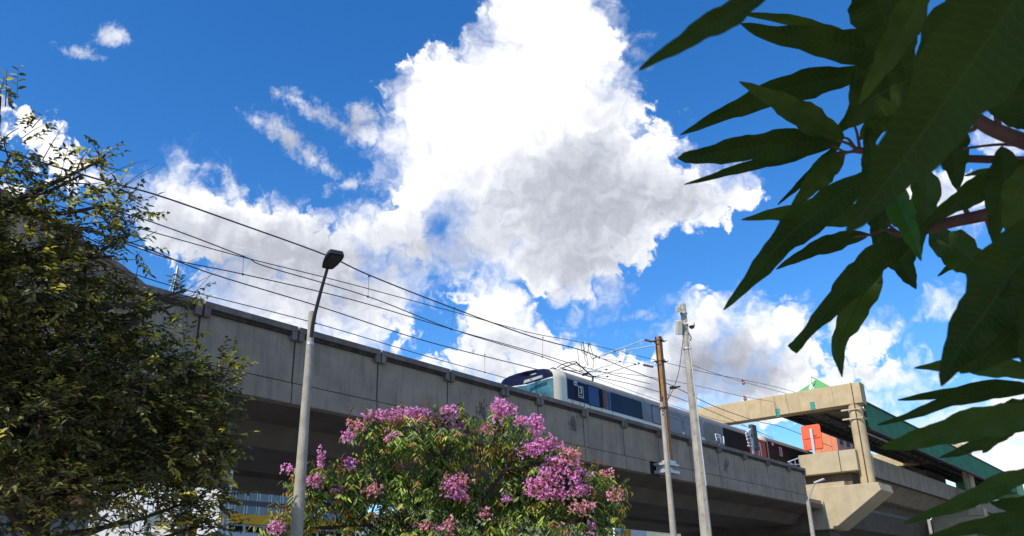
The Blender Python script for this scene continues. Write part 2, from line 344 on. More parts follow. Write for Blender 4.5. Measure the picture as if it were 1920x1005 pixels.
t.tube([pp(1209, 637), pp(1110, 673)], .027); t.tube([pp(1223, 648), pp(1150, 662)], .024); t.tube([pp(1161, 660), pp(1206, 684)], .027)
t.build('cantilever_tube', M['galv'], mast)
t = MB(); t.tube([pp(1124, 671), pp(1198, 683)], .02); t.tube([pp(1191, 683), pp(1116, 706)], .021); t.tube([pp(1162, 678), pp(1096, 700)], .018)
t.tube([pp(1116, 706), pp(1139, 706)], .013); t.tube([pp(1100, 699), pp(1137, 692)], .013)
t.build('registration_arm', M['galv'], mast)
t = MB()
for a in ((1152, 660), (1118, 668), (1124, 671), (1163, 678), (1191, 683), (1137, 693), (1139, 706), (1116, 706), (1198, 681)): c = pp(*a); t.box((c.x-.03, c.y-.045, c.z-.03), (c.x+.03, c.y+.045, c.z+.03))
t.tube([pp(1164, 663), pp(1105, 703)], .006, 5); t.build('clip', M['black'], mast)
# ---------------------------------------------------------------- overhead wires
def wire(label, pts, Y, r, name='overhead_wire', drops=None, m_='wire', grp='overhead line wires above the track'):
    P = smooth_path([onY(x, y, Y) if len(q) == 2 else Vector(q) for q in pts for (x, y) in [q[:2]]], 6)
    o = MB().tube(P, r, 6).build(name, M[m_]); tag(o, label, 'wire', grp)
    for (xa, ya, xb, yb) in (drops or []):
        d = MB().tube([onY(xa, ya, Y), onY(xb, yb, Y)], .008, 5); c = onY(xb, yb, Y); d.box(c-Vector((.025, .02, .04)), c+Vector((.025, .02, .03))); c = onY(xa, ya, Y); d.box(c-Vector((.025, .02, .03)), c+Vector((.025, .02, .03)))
        d.build('dropper', M['wiren'], o)
    return o
YN, YF = 21.0, 25.6
wire('thick messenger wire above the near track, highest of the wires, ending at the mast arm', [(-60, 262), (180, 335), (292, 365), (450, 420), (610, 478), (695, 517), (850, 578), (1000, 632), (1085, 655), (1124, 670)], YN, .024, drops=[(692, 518, 690, 556), (852, 577, 846, 617), (1018, 633, 1017, 669)])
wire('messenger wire continuing beyond the brown mast towards the station beam', [(1124, 670), (1180, 693), (1222, 709), (1262, 724), (1340, 762), (1420, 790), (1470, 802), (1560, 838)], YN+.3, .02)
wire('contact wire of the near track, meeting the feeder wire above the cab', [(-40, 330), (250, 405), (455, 480), (500, 500), (690, 556), (850, 618), (1017, 669), (1105, 703), (1190, 722), (1300, 757), (1450, 822)], YN, .017)
wire('thin feeder wire crossing the contact wire near the lamp head', [(-40, 345), (250, 425), (455, 482), (640, 528), (870, 590), (1000, 625), (1085, 641), (1220, 673), (1330, 700), (1393, 712), (1500, 738), (1700, 800)], 19.9, .014)
wire('messenger wire above the far track, ending behind the cab roof', [(-40, 380), (235, 452), (390, 511), (600, 575), (800, 640), (1008, 693), (1100, 722), (1200, 752)], YF, .022, drops=[(594, 574, 592, 606), (909, 665, 909, 698)])
wire('contact wire of the far track, lowest wire just above the parapet', [(-40, 432), (200, 498), (350, 544), (592, 606), (800, 668), (909, 698), (958, 712), (1050, 742)], YF, .017)
wire('secondary messenger wire with a dropper left of the lamp', [(-40, 362), (230, 455), (330, 488), (455, 514), (660, 562), (846, 617), (1000, 660), (1100, 690), (1220, 720)], 22.6, .018, drops=[(457, 481, 455, 514)])
wire('cable from the camera pole with a pink marker ball, passing above the station beam', [(1286, 680), (1393, 716), (1600, 770), (1760, 812)], 20.7, .014)
wire('lower thin cable with a pink marker ball, meeting the concrete beam', [(1040, 693), (1190, 703), (1300, 722), (1396, 744), (1520, 768), (1700, 820)], 20.7, .013)
wire('thin cable low over the train roof near the grey pole', [(1115, 708), (1210, 742), (1320, 780), (1400, 800)], 20.2, .011)
for (px, py, lb) in ((1394, 718, 'upper pink marker ball hanging on a cable left of the station beam'), (1397, 748, 'lower pink marker ball hanging on a cable left of the station beam')):
    c = onY(px, py, 20.7); m_ = MB(); n = 10
    m_.tube([c+Vector((0, 0, z)) for z in (-.12, -.11, -.06, 0, .06, .11, .12)], [.02, .05, .10, .12, .10, .05, .02], 12); o = m_.build('marker_ball', M['ball'])
    m2 = MB(); m2.box(c+Vector((-.17, -.03, .1)), c+Vector((.17, .03, .16))); m2.build('clamp', M['black'], o)
    tag(o, lb, 'marker ball', 'marker balls on the cables')
t = MB()   # looping jumpers from feeder to contact wire
for a in ([(1083, 653), (1085, 675), (1090, 695), (1098, 685)], [(1093, 640), (1090, 656), (1096, 662), (1094, 641), (1096, 670), (1103, 685), (1098, 660)], [(1105, 643), (1101, 662), (1098, 666), (1093, 655)], [(1105, 643), (1112, 668), (1113, 686), (1108, 692)], [(1104, 643), (1103, 655), (1110, 672)]):
    t.tube(smooth_path([onY(x, y, YN+.1*k) for k, (x, y) in enumerate(a)], 5), .013, 5)
tag(t.build('jumper_cable', M['wire']), 'looping jumper cables hanging between the wires left of the mast arms', 'cable')
# ---------------------------------------------------------------- train
M['brownp'] = mat('brown door edge', (.16, .06, .03), .6, var=.1)
def train_body(X0, X1, root, nose=True):
    z = [7.45, 8.7, 9.30, 10.40, 10.44, 10.50, 10.60, 10.70, 10.80, 10.88, 10.93, 10.95]
    hw = [1.6, 1.6, 1.6, 1.6, 1.6, 1.59, 1.565, 1.50, 1.37, 1.05, .55, .0]
    prof = [(-h, q) for h, q in zip(hw, z)] + [(h, q) for h, q in zip(hw[::-1][1:], z[::-1][1:])]
    secs = [(X0+.95, 1, 0), (X0+.60, .995, 0), (X0+.38, .965, .01), (X0+.20, .90, .04), (X0+.10, .78, .07), (X0+.03, .55, .11), (X0, .28, .13), (X0-.01, .0, .14)]
    n = len(prof); V = []
    for (x, k, dn) in secs:
        for (y, q) in prof:
            qq = q - dn*max(0, (q-9.3)/1.65); rk = .16*(q-7.45)/3.5*(1-k)*2.2
            V.append((x+rk, 21.4+y*k, qq))
    parts = {}
    for s_ in range(len(secs)-1):
        for i in range(n-1):
            zc = (prof[i][1]+prof[i+1][1])/2
            if s_ < 3: key = ('corner_pillar' if i < n//2 else 'corner_pillar_far') if zc < 10.87 else 'cab_roof'
            elif zc > 10.55: key = 'cab_roof'
            elif zc > 10.44: key = 'front_band'
            elif zc > 10.40: key = 'trim_strip'
            elif zc > 9.3: key = 'windscreen'
            else: key = 'nose_panel'
            if s_ < 3 and not nose and zc < 10.42: key = 'corner_panel'
            parts.setdefault(key, []).append((s_*n+i, s_*n+i+1, (s_+1)*n+i+1, (s_+1)*n+i))
    mt = dict(corner_panel='blackglass', corner_pillar='traincream', corner_pillar_far='traincream', cab_roof='navy', front_band='navy', trim_strip='galv', windscreen='teal', nose_panel='traincream')
    for key, fs in parts.items():
        used = sorted({i for f in fs for i in f}); ix = {u: k for k, u in enumerate(used)}
        MB().add([V[u] for u in used], [tuple(ix[i] for i in f) for f in fs], 0, True).build(key.replace('_far', ''), M[mt[key]], root)
    b_ = MB(); xa = X0+.95
    P = [(xa, 21.4+y, q) for y, q in prof]
    nn = len(P); Q_ = [(X1, p[1], p[2]) for p in P]
    lowf = [(i, i+1, nn+i+1, nn+i) for i in range(nn-1) if (P[i][2]+P[i+1][2])/2 < 10.52]
    b_.add(P+Q_, lowf+[(nn-1, 0, nn, 2*nn-1)], 0, True); b_.build('body_side', M['traingrey'], root)
    r_ = MB(); r_.add(P+Q_, [(i, i+1, nn+i+1, nn+i) for i in range(nn-1) if (P[i][2]+P[i+1][2])/2 >= 10.52], 0, True); r_.build('roof', M['trainroof'], root)
    e_ = MB(); e_.add(Q_, [tuple(range(nn))]); e_.build('rear_panel', M['red'], root)
def side(root, name, x0, x1, z0, z1, m_, Y=19.8, t=.012, frame=None):
    o = MB().box((x0, Y-t, z0), (x1, Y+.03, z1)).build(name, M[m_], root, bevel=.004)
    if frame:
        f = MB(); w = .035; q = Y-t-.006
        for a in ((x0-w, z0-w, x1+w, z0), (x0-w, z1, x1+w, z1+w), (x0-w, z0, x0, z1), (x1, z0, x1+w, z1)): f.box((a[0], q, a[1]), (a[2], Y+.02, a[3]))
        f.build('frame', M[frame], o)
    return o
def text_mesh(s, size, origin, ux, uz, m_, par, name='lettering'):
    c = bpy.data.curves.new('txt', 'FONT'); c.body = s; c.size = size; c.extrude = .004; c.align_x = 'CENTER'; c.align_y = 'CENTER'
    o = bpy.data.objects.new('txt', c); COL.objects.link(o); bpy.context.view_layer.update()
    me = bpy.data.meshes.new_from_object(o.evaluated_get(bpy.context.evaluated_depsgraph_get())); bpy.data.objects.remove(o)
    ux, uz = Vector(ux), Vector(uz); un = ux.cross(uz)
    vs = [Vector(origin)+ux*v.co.x+uz*v.co.y+un*v.co.z for v in me.vertices]; b_ = MB(); b_.add(vs, [tuple(p.vertices) for p in me.polygons])
    return b_.build(name, M[m_], par)
def plate(root, x, z, w, h_, big, small):
    o = MB(); w2, h2 = w/2, h_/2; Y = 19.772; e = .022
    for a in ((-w2, -h2, w2, -h2+e), (-w2, h2-e, w2, h2), (-w2, -h2+e, -w2+e, h2-e), (w2-e, -h2+e, w2, h2-e)): o.box((x+a[0], Y, z+a[1]), (x+a[2], Y+.02, z+a[3]))
    o = o.build('number_plate', M['white'], root)
    text_mesh(big, .40, (x, Y, z+.05), (1, 0, 0), (0, 0, 1), 'white', o); text_mesh(small, .10, (x, Y, z-.16), (1, 0, 0), (0, 0, 1), 'white', o)
tr = thing('metro_train', (38, 21.4, 7.2), 'nearer metro train with cream corner pillar, navy windows and pantograph over the cab', 'train', 'metro trains on the viaduct')
train_body(27.75, 47.3, tr)
side(tr, 'lower_stripe', 28.72, 43.0, 9.30, 9.575, 'traincream', t=.008)
for x in (29.0, 29.1, 29.6, 29.95, 30.4, 31.3, 32.2): MB().box((x, 19.785, 9.22), (x+.02, 19.8, 9.57)).build('door_seam', M['blackglass'], tr)
side(tr, 'cab_window', 28.75, 30.28, 9.6, 10.45, 'navy'); side(tr, 'door_glass', 30.3, 31.16, 9.6, 10.43, 'blueglass', frame='blackglass')
side(tr, 'pillar', 31.22, 31.46, 9.6, 10.45, 'blackglass'); side(tr, 'open_door_interior', 31.48, 31.78, 9.6, 10.45, 'brownp'); side(tr, 'door_glass', 31.84, 32.06, 9.6, 10.43, 'blueglass')
side(tr, 'side_window', 32.12, 34.72, 9.6, 10.45, 'navy'); side(tr, 'window_pillar', 34.74, 34.86, 9.6, 10.45, 'navy')
side(tr, 'side_window', 34.92, 35.72, 9.6, 10.43, 'greyglass', frame='traingrey'); side(tr, 'door_glass', 35.82, 36.6, 9.6, 10.43, 'greyglass', frame='blackglass')
for x0, x1 in ((36.95, 38.75), (39.0, 40.8)):
    o = side(tr, 'side_window', x0, x1, 9.3, 10.40, 'greyglass', frame='trainroof'); f = MB()
    f.box((x0, 19.775, 10.10), (x1, 19.79, 10.13)); f.box((x0+.1, 19.775, 10.3), (x1-.1, 19.79, 10.33)); f.build('hopper_bar', M['trainroof'], o)
side(tr, 'door_leaf', 41.3, 42.35, 9.2, 10.42, 'trainroof', frame='traingrey'); side(tr, 'door_leaf', 42.5, 43.4, 9.2, 10.42, 'trainroof', frame='traingrey')
side(tr, 'side_window', 43.6, 46.9, 9.2, 10.45, 'blackglass')  # black colour stands in for the portal's shade mirrored in this glass
M['sticker'] = mat('pale blue sticker', (.45, .50, .68), .5, var=.1)
o = side(tr, 'notice_sticker', 29.22, 29.48, 10.24, 10.43, 'sticker', t=.02)
MB().box((29.26, 19.774, 10.29), (29.33, 19.79, 10.36)).build('pictogram', M['navy'], o); MB().box((29.38, 19.774, 10.29), (29.44, 19.79, 10.36)).build('pictogram', M['navy'], o)
plate(tr, 29.72, 10.02, .36, .50, '3', 'metro')
M['displ'] = mat('pale display glass', (.33, .38, .37), .3, var=.1, vscale=9)
dd = MB()
for (y0, y1, z0, z1) in ((20.62, 21.35, 10.20, 10.30),):
    dd.add([onX(979, 722, 27.70), onX(1017, 709, 27.70), onX(1016, 703, 27.70), onX(982, 715, 27.70)], [(0, 1, 2, 3)])
dd = MB(); P4 = [onX(981, 719, 27.60), onX(1017, 707.5, 27.60), onX(1016, 703, 27.60), onX(983, 713, 27.60)]; dd.prism(P4, (.06, 0, 0)); dd.build('destination_display', M['displ'], tr)
dd = MB(); P4 = [onX(994, 704, 27.64), onX(1005, 701, 27.64), onX(1005, 699, 27.64), onX(995, 701.5, 27.64)]; dd.prism(P4, (.06, 0, 0)); dd.build('headlight', M['displ'], tr)
pan = MB(); A = lambda x, y, Y=21.3: onY(x, y, Y)
for dY in (-.45, .45):
    pan.tube([A(1054, 691, 21.2+dY), A(1113, 708, 21.2+dY)], .028, 6); 
    pan.tube([A(1081, 680, 21.2+dY*.5), A(1113, 707, 21.2+dY)], .03, 6); pan.tube([A(1054, 690, 21.2+dY*.4), A(1081, 680, 21.2+dY*.4)], .025, 6)
pan.tube([A(1050, 690, 20.5), A(1052, 690, 21.9)], .03, 6); pan.tube([A(1081, 679, 20.8), A(1081, 679, 21.7)], .035, 6); pan.tube([A(1112, 708, 20.6), A(1112, 708, 21.8)], .035, 6)
pan.tube(smooth_path([A(1044, 690, 21.2), A(1055, 683, 21.2), A(1080, 677, 21.2)]), .02, 6); pan.tube([A(1093, 703, 21.2), A(1102, 700, 21.2)], .06, 8); pan.tube([A(1111, 714, 21.2), A(1112, 707, 21.2)], .05, 8)
pan.tube(smooth_path([A(1028, 694, 22.2), A(1036, 690, 22.1), A(1043, 692, 22.0)]), .03, 6)
pan.build('pantograph', M['black'], tr)
tr2 = thing('metro_train', (56, 21.4, 7.2), 'second metro train coupled behind the first, unlit black windows, right of the signal', 'train', 'metro trains on the viaduct')
train_body(48.6, 78.0, tr2, nose=False)
side(tr2, 'side_window', 49.75, 77.5, 9.0, 10.50, 'blackglass'); plate(tr2, 51.6, 10.05, .40, .52, '3', 'metro'); side(tr2, 'notice_sticker', 50.3, 50.6, 10.30, 10.47, 'sticker', t=.02)
MB().box((46.95, 19.79, 8.9), (49.3, 19.9, 10.42)).build('coupling_panel', M['red'], tr)
# ---------------------------------------------------------------- signal and rails on the parapet
sg = thing('railway_signal', (43.4, 18.45, 8.3), 'grey trackside signal head with white ladder and cage standing on the viaduct parapet', 'signal')
S = lambda x, y: onY(x, y, 18.45)
MB().tube([S(1413, 858), S(1410, 822)], .07).build('post', M['galv'], sg)
c = S(1413, 818); MB().box(c-Vector((.28, .12, .75)), c+Vector((.28, .12, .62))).build('signal_head', M['truss'], sg, bevel=.03)
l = MB()
for a, b_ in (((1398, 812), (1405, 838)), ((1405, 804), (1410, 836)), ((1407, 803), (1413, 834)), ((1402, 836), (1424, 836)), ((1402, 830), (1424, 831)), ((1425, 832), (1429, 862)), ((1421, 832), (1425, 862)), ((1398, 812), (1407, 805)), ((1399, 818), (1410, 812)), ((1400, 824), (1411, 820))): l.tube([S(*a), S(*b_)], .028, 6)
l.build('ladder_cage', M['white'], sg)
def railing(pts, label):
    m_ = MB()
    for a, b_ in pts: m_.tube([S(*a), S(*b_)], .03, 6)
    tag(m_.build('guard_rail', M['white']), label, 'railing', 'short railings on the parapet')
railing([((1344, 826), (1341, 814)), ((1341, 814), (1350, 816)), ((1350, 816), (1355, 832)), ((1343, 819), (1352, 822)), ((1348, 816), (1352, 830)), ((1356, 818), (1358, 833))], 'short white railing on the parapet between the grey pole and the signal')
railing([((1480, 868), (1478, 866)), ((1478, 866), (1497, 859)), ((1497, 859), (1501, 876)), ((1484, 873), (1482, 864)), ((1480, 870), (1500, 871)), ((1490, 862), (1493, 876))], 'short white railing at the parapet end beside the concrete box')
# ---------------------------------------------------------------- station: portals, station deck, roof
def portal(X, y, label, big=True):
    r_ = thing('concrete_portal', (X, y, 0), label, 'portal frame', 'concrete portal frames of the station')
    MB().tube([(X+.45, y, 7.9), (X+.45, y, 12.79)], .43, 28).build('column', M['cream'], r_)
    MB().box((X, y-.62, 12.80), (X+.95, y+12.6, 14.12)).build('beam', M['cream'], r_, bevel=.03)
    for k, yy in enumerate((1.1, 3.3, 5.9, 8.6)): MB().box((X-.004, y+yy, 12.83), (X+.02, y+yy+.015, 14.09)).build('formwork_joint', M['cope'], r_)
    c_ = MB(); c_.prism([(X-.6, y-.85, 7.9), (X-.6, y-.95, 7.45), (X-.6, y+2.1, 5.45), (X-.6, y+3.4, 5.45), (X-.6, y+3.5, 7.9)], (2.6, 0, 0)); c_.build('corbel', M['cream2'], r_, bevel=.03)
    MB().box((X-.45, y+1.15, 7.905), (X+1.6, y+3.6, 8.17)).build('bearing_plinth', M['cream2'], r_)
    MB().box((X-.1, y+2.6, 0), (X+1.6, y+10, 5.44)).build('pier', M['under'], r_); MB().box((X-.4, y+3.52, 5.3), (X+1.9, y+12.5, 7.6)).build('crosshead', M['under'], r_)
    b_ = MB()
    for z in (12.42, 11.86):
        b_.box((X-.03, y-.5, z), (X+.93, y-.44, z+.09)); b_.box((X-.05, y-.5, z), (X+.0, y+.75, z+.09)); b_.box((X+.89, y-.5, z), (X+.94, y+.5, z+.09))
    b_.build('pipe_clamp', M['cream2'], r_)
    MB().tube([(X-.06, y-.12, 7.9), (X-.04, y-.12, 14.13)], .022, 6).build('conduit', M['rustd'], r_)
    MB().tube([(X+.5, y-.3, 14.12), (X+.5, y-.3, 15.5)], [.02, .008], 6).build('antenna_rod', M['galv'], r_)
    return r_
p1 = portal(54, 15.72, 'sunlit cream concrete portal with round column on a tapering corbel, beam over the tracks')
for (px, py) in ((1458, 774), (1524, 761)):
    c = onX(px, py, 53.99); o = MB().box(c-Vector((.03, .14, .26)), c+Vector((.0, .14, .26))).build('anchor_plate', M['tealp'], p1)
    bb = MB()
    for dy in (-.09, .09):
        for dz in (-.19, 0, .19): bb.box(c+Vector((-.05, dy-.02, dz-.02)), c+Vector((-.031, dy+.02, dz+.02)))
    bb.build('bolt', M['black'], o)
p2 = portal(84.5, 15.95, 'distant cream concrete portal seen in front of the green fascia at right')
MB().box((83.8, 15.1, 7.91), (85.3, 16.3, 8.5)).build('column_footing', M['cream2'], p2)
st = thing('station_deck', (75, 18, 0), 'grey concrete station platform deck with thin vertical panels, beyond the cream portal', 'platform')
MB().box((53.7, 15.95, 8.75), (57.2, 19.5, 10.02)).build('platform_end', M['cream2'], st, bevel=.03)
MB().box((53.68, 16.95, 8.75), (53.698, 16.99, 10.02)).build('joint', M['joint'], st)
MB().box((54.3, 16.6, 7.91), (57.3, 23.5, 8.745)).build('platform_bearing', M['under'], st)
x = 57.25
while x < 118:
    MB().box((x, 17.0, 9.12), (x+1.30, 17.098, 10.45)).build('parapet_panel', M['conc'], st); x += 1.35
MB().box((57.25, 17.10, 9.13), (118, 17.165, 10.43)).build('joint_filler', M['joint'], st)
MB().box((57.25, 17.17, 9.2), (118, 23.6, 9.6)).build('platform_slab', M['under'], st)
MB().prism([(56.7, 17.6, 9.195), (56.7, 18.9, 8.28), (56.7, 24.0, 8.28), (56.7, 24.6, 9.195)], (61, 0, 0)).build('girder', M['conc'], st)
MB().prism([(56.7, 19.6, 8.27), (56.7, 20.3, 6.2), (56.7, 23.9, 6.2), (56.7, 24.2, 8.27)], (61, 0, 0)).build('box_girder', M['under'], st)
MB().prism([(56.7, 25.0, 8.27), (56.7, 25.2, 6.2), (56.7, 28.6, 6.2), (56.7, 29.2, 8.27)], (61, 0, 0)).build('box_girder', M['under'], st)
rf = thing('station_roof', (75, 18, 11), 'long green corrugated station roof on dark steel trusses, running away behind the leaves', 'roof')
f = MB(); x = 55.1; n = 0
vs = []; K = int((105-55.1)/.22)
for i in range(K+1):
    xx = 55.1+i*.22
    for k, dx in ((0, 0), (1, .09), (1, .11), (0, .2)): vs.append((xx+dx, 15.30-(.05 if k else 0)))
P0 = [(a, b_, 11.42) for a, b_ in vs]; P1 = [(a, b_, 12.98) for a, b_ in vs]; L_ = len(vs)
f.add(P0+P1, [(i, i+1, L_+i+1, L_+i) for i in range(L_-1)]); f.box((55.1, 15.33, 11.40), (105, 15.38, 13.0)); f.build('fascia', M['greenroof'], rf)
f = MB(); f.box((55.1, 15.18, 12.99), (105.05, 15.5, 13.07)); f.box((55.1, 15.2, 11.30), (105.05, 15.45, 11.40)); f.build('edge_trim', M['truss'], rf)
def slant(y, base=0): return 11.5+(y-15.4)/(20.9-15.4)*1.55+base
f = MB(); f.prism([(55.1, 15.39, slant(15.4, .85)), (55.1, 20.95, slant(20.9, .45)), (55.1, 20.95, slant(20.9, .55)), (55.1, 15.39, slant(15.4, .95))], (49.9, 0, 0)); f.build('roof_sheet', M['deckd'], rf)
MB().box((55.1, 20.97, slant(20.9, -.04)), (105, 21.02, slant(20.9, .58))).build('inner_fascia', M['truss'], rf)
tm = MB(); ys = [15.6, 17.3, 19.0, 20.85]
for y in ys:
    tm.tube([(55.1, y, slant(y)), (105, y, slant(y))], .055, 6)
xs_ = np.arange(55.2, 105, 1.9)
for i, xx in enumerate(xs_):
    for a, b_ in zip(ys[:-1], ys[1:]):
        tm.tube([(xx, a, slant(a)), (xx, b_, slant(b_))], .035, 5); ym = (a+b_)/2; top = slant(ym, .55)
        for cxy in ((xx, a), (xx, b_), (xx+1.9, a), (xx+1.9, b_)):
            if cxy[0] < 105: tm.tube([(cxy[0], cxy[1], slant(cxy[1])), (xx+.95, ym, top)], .028, 5)
for a, b_ in zip(ys[:-1], ys[1:]): ym = (a+b_)/2; tm.tube([(56, ym, slant(ym, .55)), (104, ym, slant(ym, .55))], .045, 5)
tm.build('truss', M['truss'], rf)
MB().box((55.5, 16.5, 11.72), (66, 16.62, 11.80)).build('light_strip', M['white'], rf)
MB().box((86, 19.5, 10.6), (93, 22.5, 12.4)).build('hanging_room', M['deckd'], rf)
MB().box((103.5, 15.1, 11.2), (108, 20.8, 13.5)).build('end_gable', M['greenlt'], rf)
sk_ = thing('pyramid_skylight', (60, 18.6, 13.9), 'small light green pyramid skylight peeping above the concrete beam', 'skylight')
a0 = onX(1532, 711, 58.5); W2 = 2.3
MB().add([(a0.x-W2, a0.y-W2, a0.z-1.9), (a0.x+W2, a0.y-W2, a0.z-1.9), (a0.x+W2, a0.y+W2, a0.z-1.9), (a0.x-W2, a0.y+W2, a0.z-1.9), tuple(a0)], [(0, 1, 4), (1, 2, 4), (2, 3, 4), (3, 0, 4), (3, 2, 1, 0)]).build('glazing', M['greenlt'], sk_)
b0 = onX(1521, 735, 57.5); b1 = onX(1520, 706, 57.5)
mm = MB(); mm.tube([b0, b1], [.08, .05], 8); mm.tube([b0+Vector((0, .35, -.3)), b0.lerp(b1, .55)], .045, 6); mm.tube([b0+Vector((0, -.35, -.3)), b0.lerp(b1, .55)], .045, 6); tag(mm.build('white_mast', M['white']), 'small white tripod mast on top of the beam, beside the green pyramid', 'mast')
tag(MB().tube([b1, onX(1560, 727, 62)], .02, 5).build('stay_cable', M['wiren']), 'stay cable running down from the small white mast over the beam', 'cable')
# orange board
bx = 53.9
sign = thing('orange_board', (bx, 18.6, 10.02), 'square orange board seen from behind on a grey post, standing on the concrete box', 'sign')
def rrect(y0, y1, z0, z1, r):
    P = []
    for cy_, cz, a0_ in ((y1-r, z1-r, 0), (y0+r, z1-r, 90), (y0+r, z0+r, 180), (y1-r, z0+r, 270)):
        for k in range(5): a = math.radians(a0_+k*22.5); P.append((cy_+r*math.cos(a), cz+r*math.sin(a)))
    return P
MB().prism([(bx, y, z) for y, z in rrect(17.92, 19.16, 10.28, 11.86, .13)], (.10, 0, 0)).build('board', M['orange'], sign)
m_ = MB(); m_.box((bx-.05, 18.0, 11.02), (bx-.001, 19.1, 11.09)); m_.box((bx-.05, 18.95, 10.5), (bx-.001, 19.02, 11.02)); m_.box((bx-.04, 17.96, 10.34), (bx-.001, 19.12, 10.38)); m_.build('stiffener', M['orange'], sign)
MB().box((bx-.14, 18.40, 9.9), (bx-.052, 18.56, 11.6)).build('post', M['galv'], sign)
MB().box((bx-.02, 18.38, 11.05), (bx-.051, 18.2, 11.2)).build('bracket', M['red'], sign)
# ---------------------------------------------------------------- poles
def street_pole(name, X, Y, z1, r0_, r1_, label, cat, sides=16, m_='pole', group=None):
    t_ = thing(name, (X, Y, 0), label, cat, group)
    MB().tube([(X, Y, 0.1), (X, Y, z1)], [r0_, r1_], sides, smooth=sides > 8).build('pole', M[m_], t_)
    return t_
lp = street_pole('street_lamp', 7.1, 9.2, 5.5, .112, .044, 'tall tapering round concrete street lamp with black head leaning right, left of the pink tree', 'street lamp', 24)
MB().tube([(7.1, 9.2, 5.02), (7.1, 9.2, 5.06)], .053, 20).build('steel_band', M['galv'], lp); MB().tube([(7.1, 9.2, 5.28), (7.1, 9.2, 5.51)], .047, 20).build('cap', M['pole'], lp)
a = at(585, 600, 12.15-.35); b_ = at(614, 503, 11.5); tip = at(627, 489, 11.25)
MB().tube(smooth_path([at(584, 632, 11.78), at(588, 600, 11.72), at(601, 548, 11.6), b_], 5), list(np.linspace(.028, .02, 16)), 10).build('arm', M['truss'], lp)
hd = MB(); ax = (Vector((-.63+.24, -.70-.30, .20))).normalized(); sx = ax.cross(Vector((0, 0, 1))).normalized(); nz_ = sx.cross(ax).normalized()
hc = b_ + ax*.17
ring = [(p_*.72, q_*.76) for p_, q_ in [(-.27, .05), (-.25, .10), (-.1, .135), (.10, .155), (.22, .15), (.29, .13), (.29, -.13), (.22, -.15), (.10, -.155), (-.1, -.135), (-.25, -.10), (-.27, -.05)]]
lo = [hc+ax*p_+sx*q_ for p_, q_ in ring]; hi = [hc+ax*p_*.93+sx*q_*.85+nz_*.07 for p_, q_ in ring]
nn = len(ring); hd.add(lo+hi, [tuple(range(nn)), tuple(range(nn, 2*nn))[::-1]]+[(i, nn+i, nn+(i+1)%nn, (i+1)%nn) for i in range(nn)]); hd.build('lamp_head', M['black'], lp, bevel=.008)
ld = MB(); ld.obox(hc+ax*.08-nz_*.006, ax*.10, sx*.07, nz_*.004); ld.build('led_panel', M['displ'] if False else M['ins'], lp)
cc = street_pole('camera_pole', 12, 5.9, 6.12, .150, .088, 'tall octagonal concrete pole carrying a white dome camera and a pale box near its top', 'pole', 4, group=None)
for ch in list(cc.children): bpy.data.objects.remove(ch)
pm = MB()
def rectpole(mb, X, Y, z0, z1, a0_, a1_, rot):
    P = []
    for z, a in ((z0, a0_), (z1, a1_)):
        for k in range(8):
            an = math.radians(rot+22.5+45*k); rr = a*(1.0 if k % 2 else .93); P.append((X+rr*math.cos(an), Y+rr*math.sin(an), z))
    mb.add(P, [(i, (i+1) % 8, 8+(i+1) % 8, 8+i) for i in range(8)]+[tuple(range(8))[::-1], tuple(range(8, 16))])
rectpole(pm, 12, 5.9, .1, 6.12, .118, .050, 10); pm.build('pole', M['pole'], cc)
hm = MB(); vdir = (Vector((0, 0, 0))-Vector((12, 5.9, 0))).normalized()
for k in range(17):
    z = 2.6+k*.2; rr = .118+(.050-.118)*(z/6.12); c = Vector((12, 5.9, z))+vdir*(rr*.985)+Vector((.02*(-1)**k, -.02*(-1)**k, 0)); hm.obox(c, Vector((vdir.y, -vdir.x, 0))*.0045, vdir*.004, Vector((0, 0, .006)))
hm.build('step_hole', M['black'], cc)
def atp(px, py): return at(px, py, 13.95)
for z in (5.35, 5.75, 5.95): MB().tube([(12, 5.9, z), (12, 5.9, z+.025)], .064+.003*(6-z)*3.6, 8).build('steel_band', M['galv'], cc)
MB().tube([(11.94, 5.79, 3.2), (11.955, 5.83, 5.5)], .011, 6).build('conduit', M['galv'], cc)
c = atp(1273, 614); MB().obox(c, RT*.045, FW*.08, UP*.115).build('equipment_box', M['offwhite'], cc, bevel=.01)
c = atp(1271, 580); o = MB().obox(c, RT*.03, FW*.04, UP*.045).build('radio_panel', M['offwhite'], cc, bevel=.006); MB().tube([c, atp(1282, 578)], .012, 6).build('bracket', M['galv'], cc)
c = atp(1297, 611); d_ = MB(); d_.tube([c+Vector((0, 0, z)) for z in (-.005, .01, .05, .075, .08)], [.052, .056, .05, .03, .01], 16); d_.tube([c+Vector((0, 0, .05)), atp(1287, 606)], .018, 8); dm = d_.build('dome_camera', M['white'], cc)
MB().tube([c+Vector((0, 0, z)) for z in (-.05, -.045, -.03, -.006)], [.008, .025, .040, .046], 16).build('camera_dome', M['ins'], dm)
MB().tube(smooth_path([atp(1290, 622), atp(1296, 634), atp(1291, 640), atp(1288, 636)]), .008, 6).build('cable', M['black'], cc)
tag(MB().tube(smooth_path([atp(1281, 635), at(1278, 660, 14), at(1272, 700, 14.1), at(1262, 730, 14.2), at(1249, 755, 14.3)]), .006, 5).build('service_cable', M['wiren']), 'thin cable hanging from the box on the camera pole down to the shorter pole', 'cable')
lowp = street_pole('concrete_pole', 12.8, 6.87, 4.78, .070, .037, 'shorter plain concrete pole standing directly in front of the rusty mast foot', 'pole', 12)
mp_ = MB(); mp_.tube([(12.8, 6.87, 4.79), (12.8, 6.87, 4.87)], .03, 10); mp_.build('cap', M['rustd'], lowp); MB().box((12.75, 6.81, 4.66), (12.85, 6.93, 4.69)).build('steel_band', M['rustd'], lowp)
hh = MB()
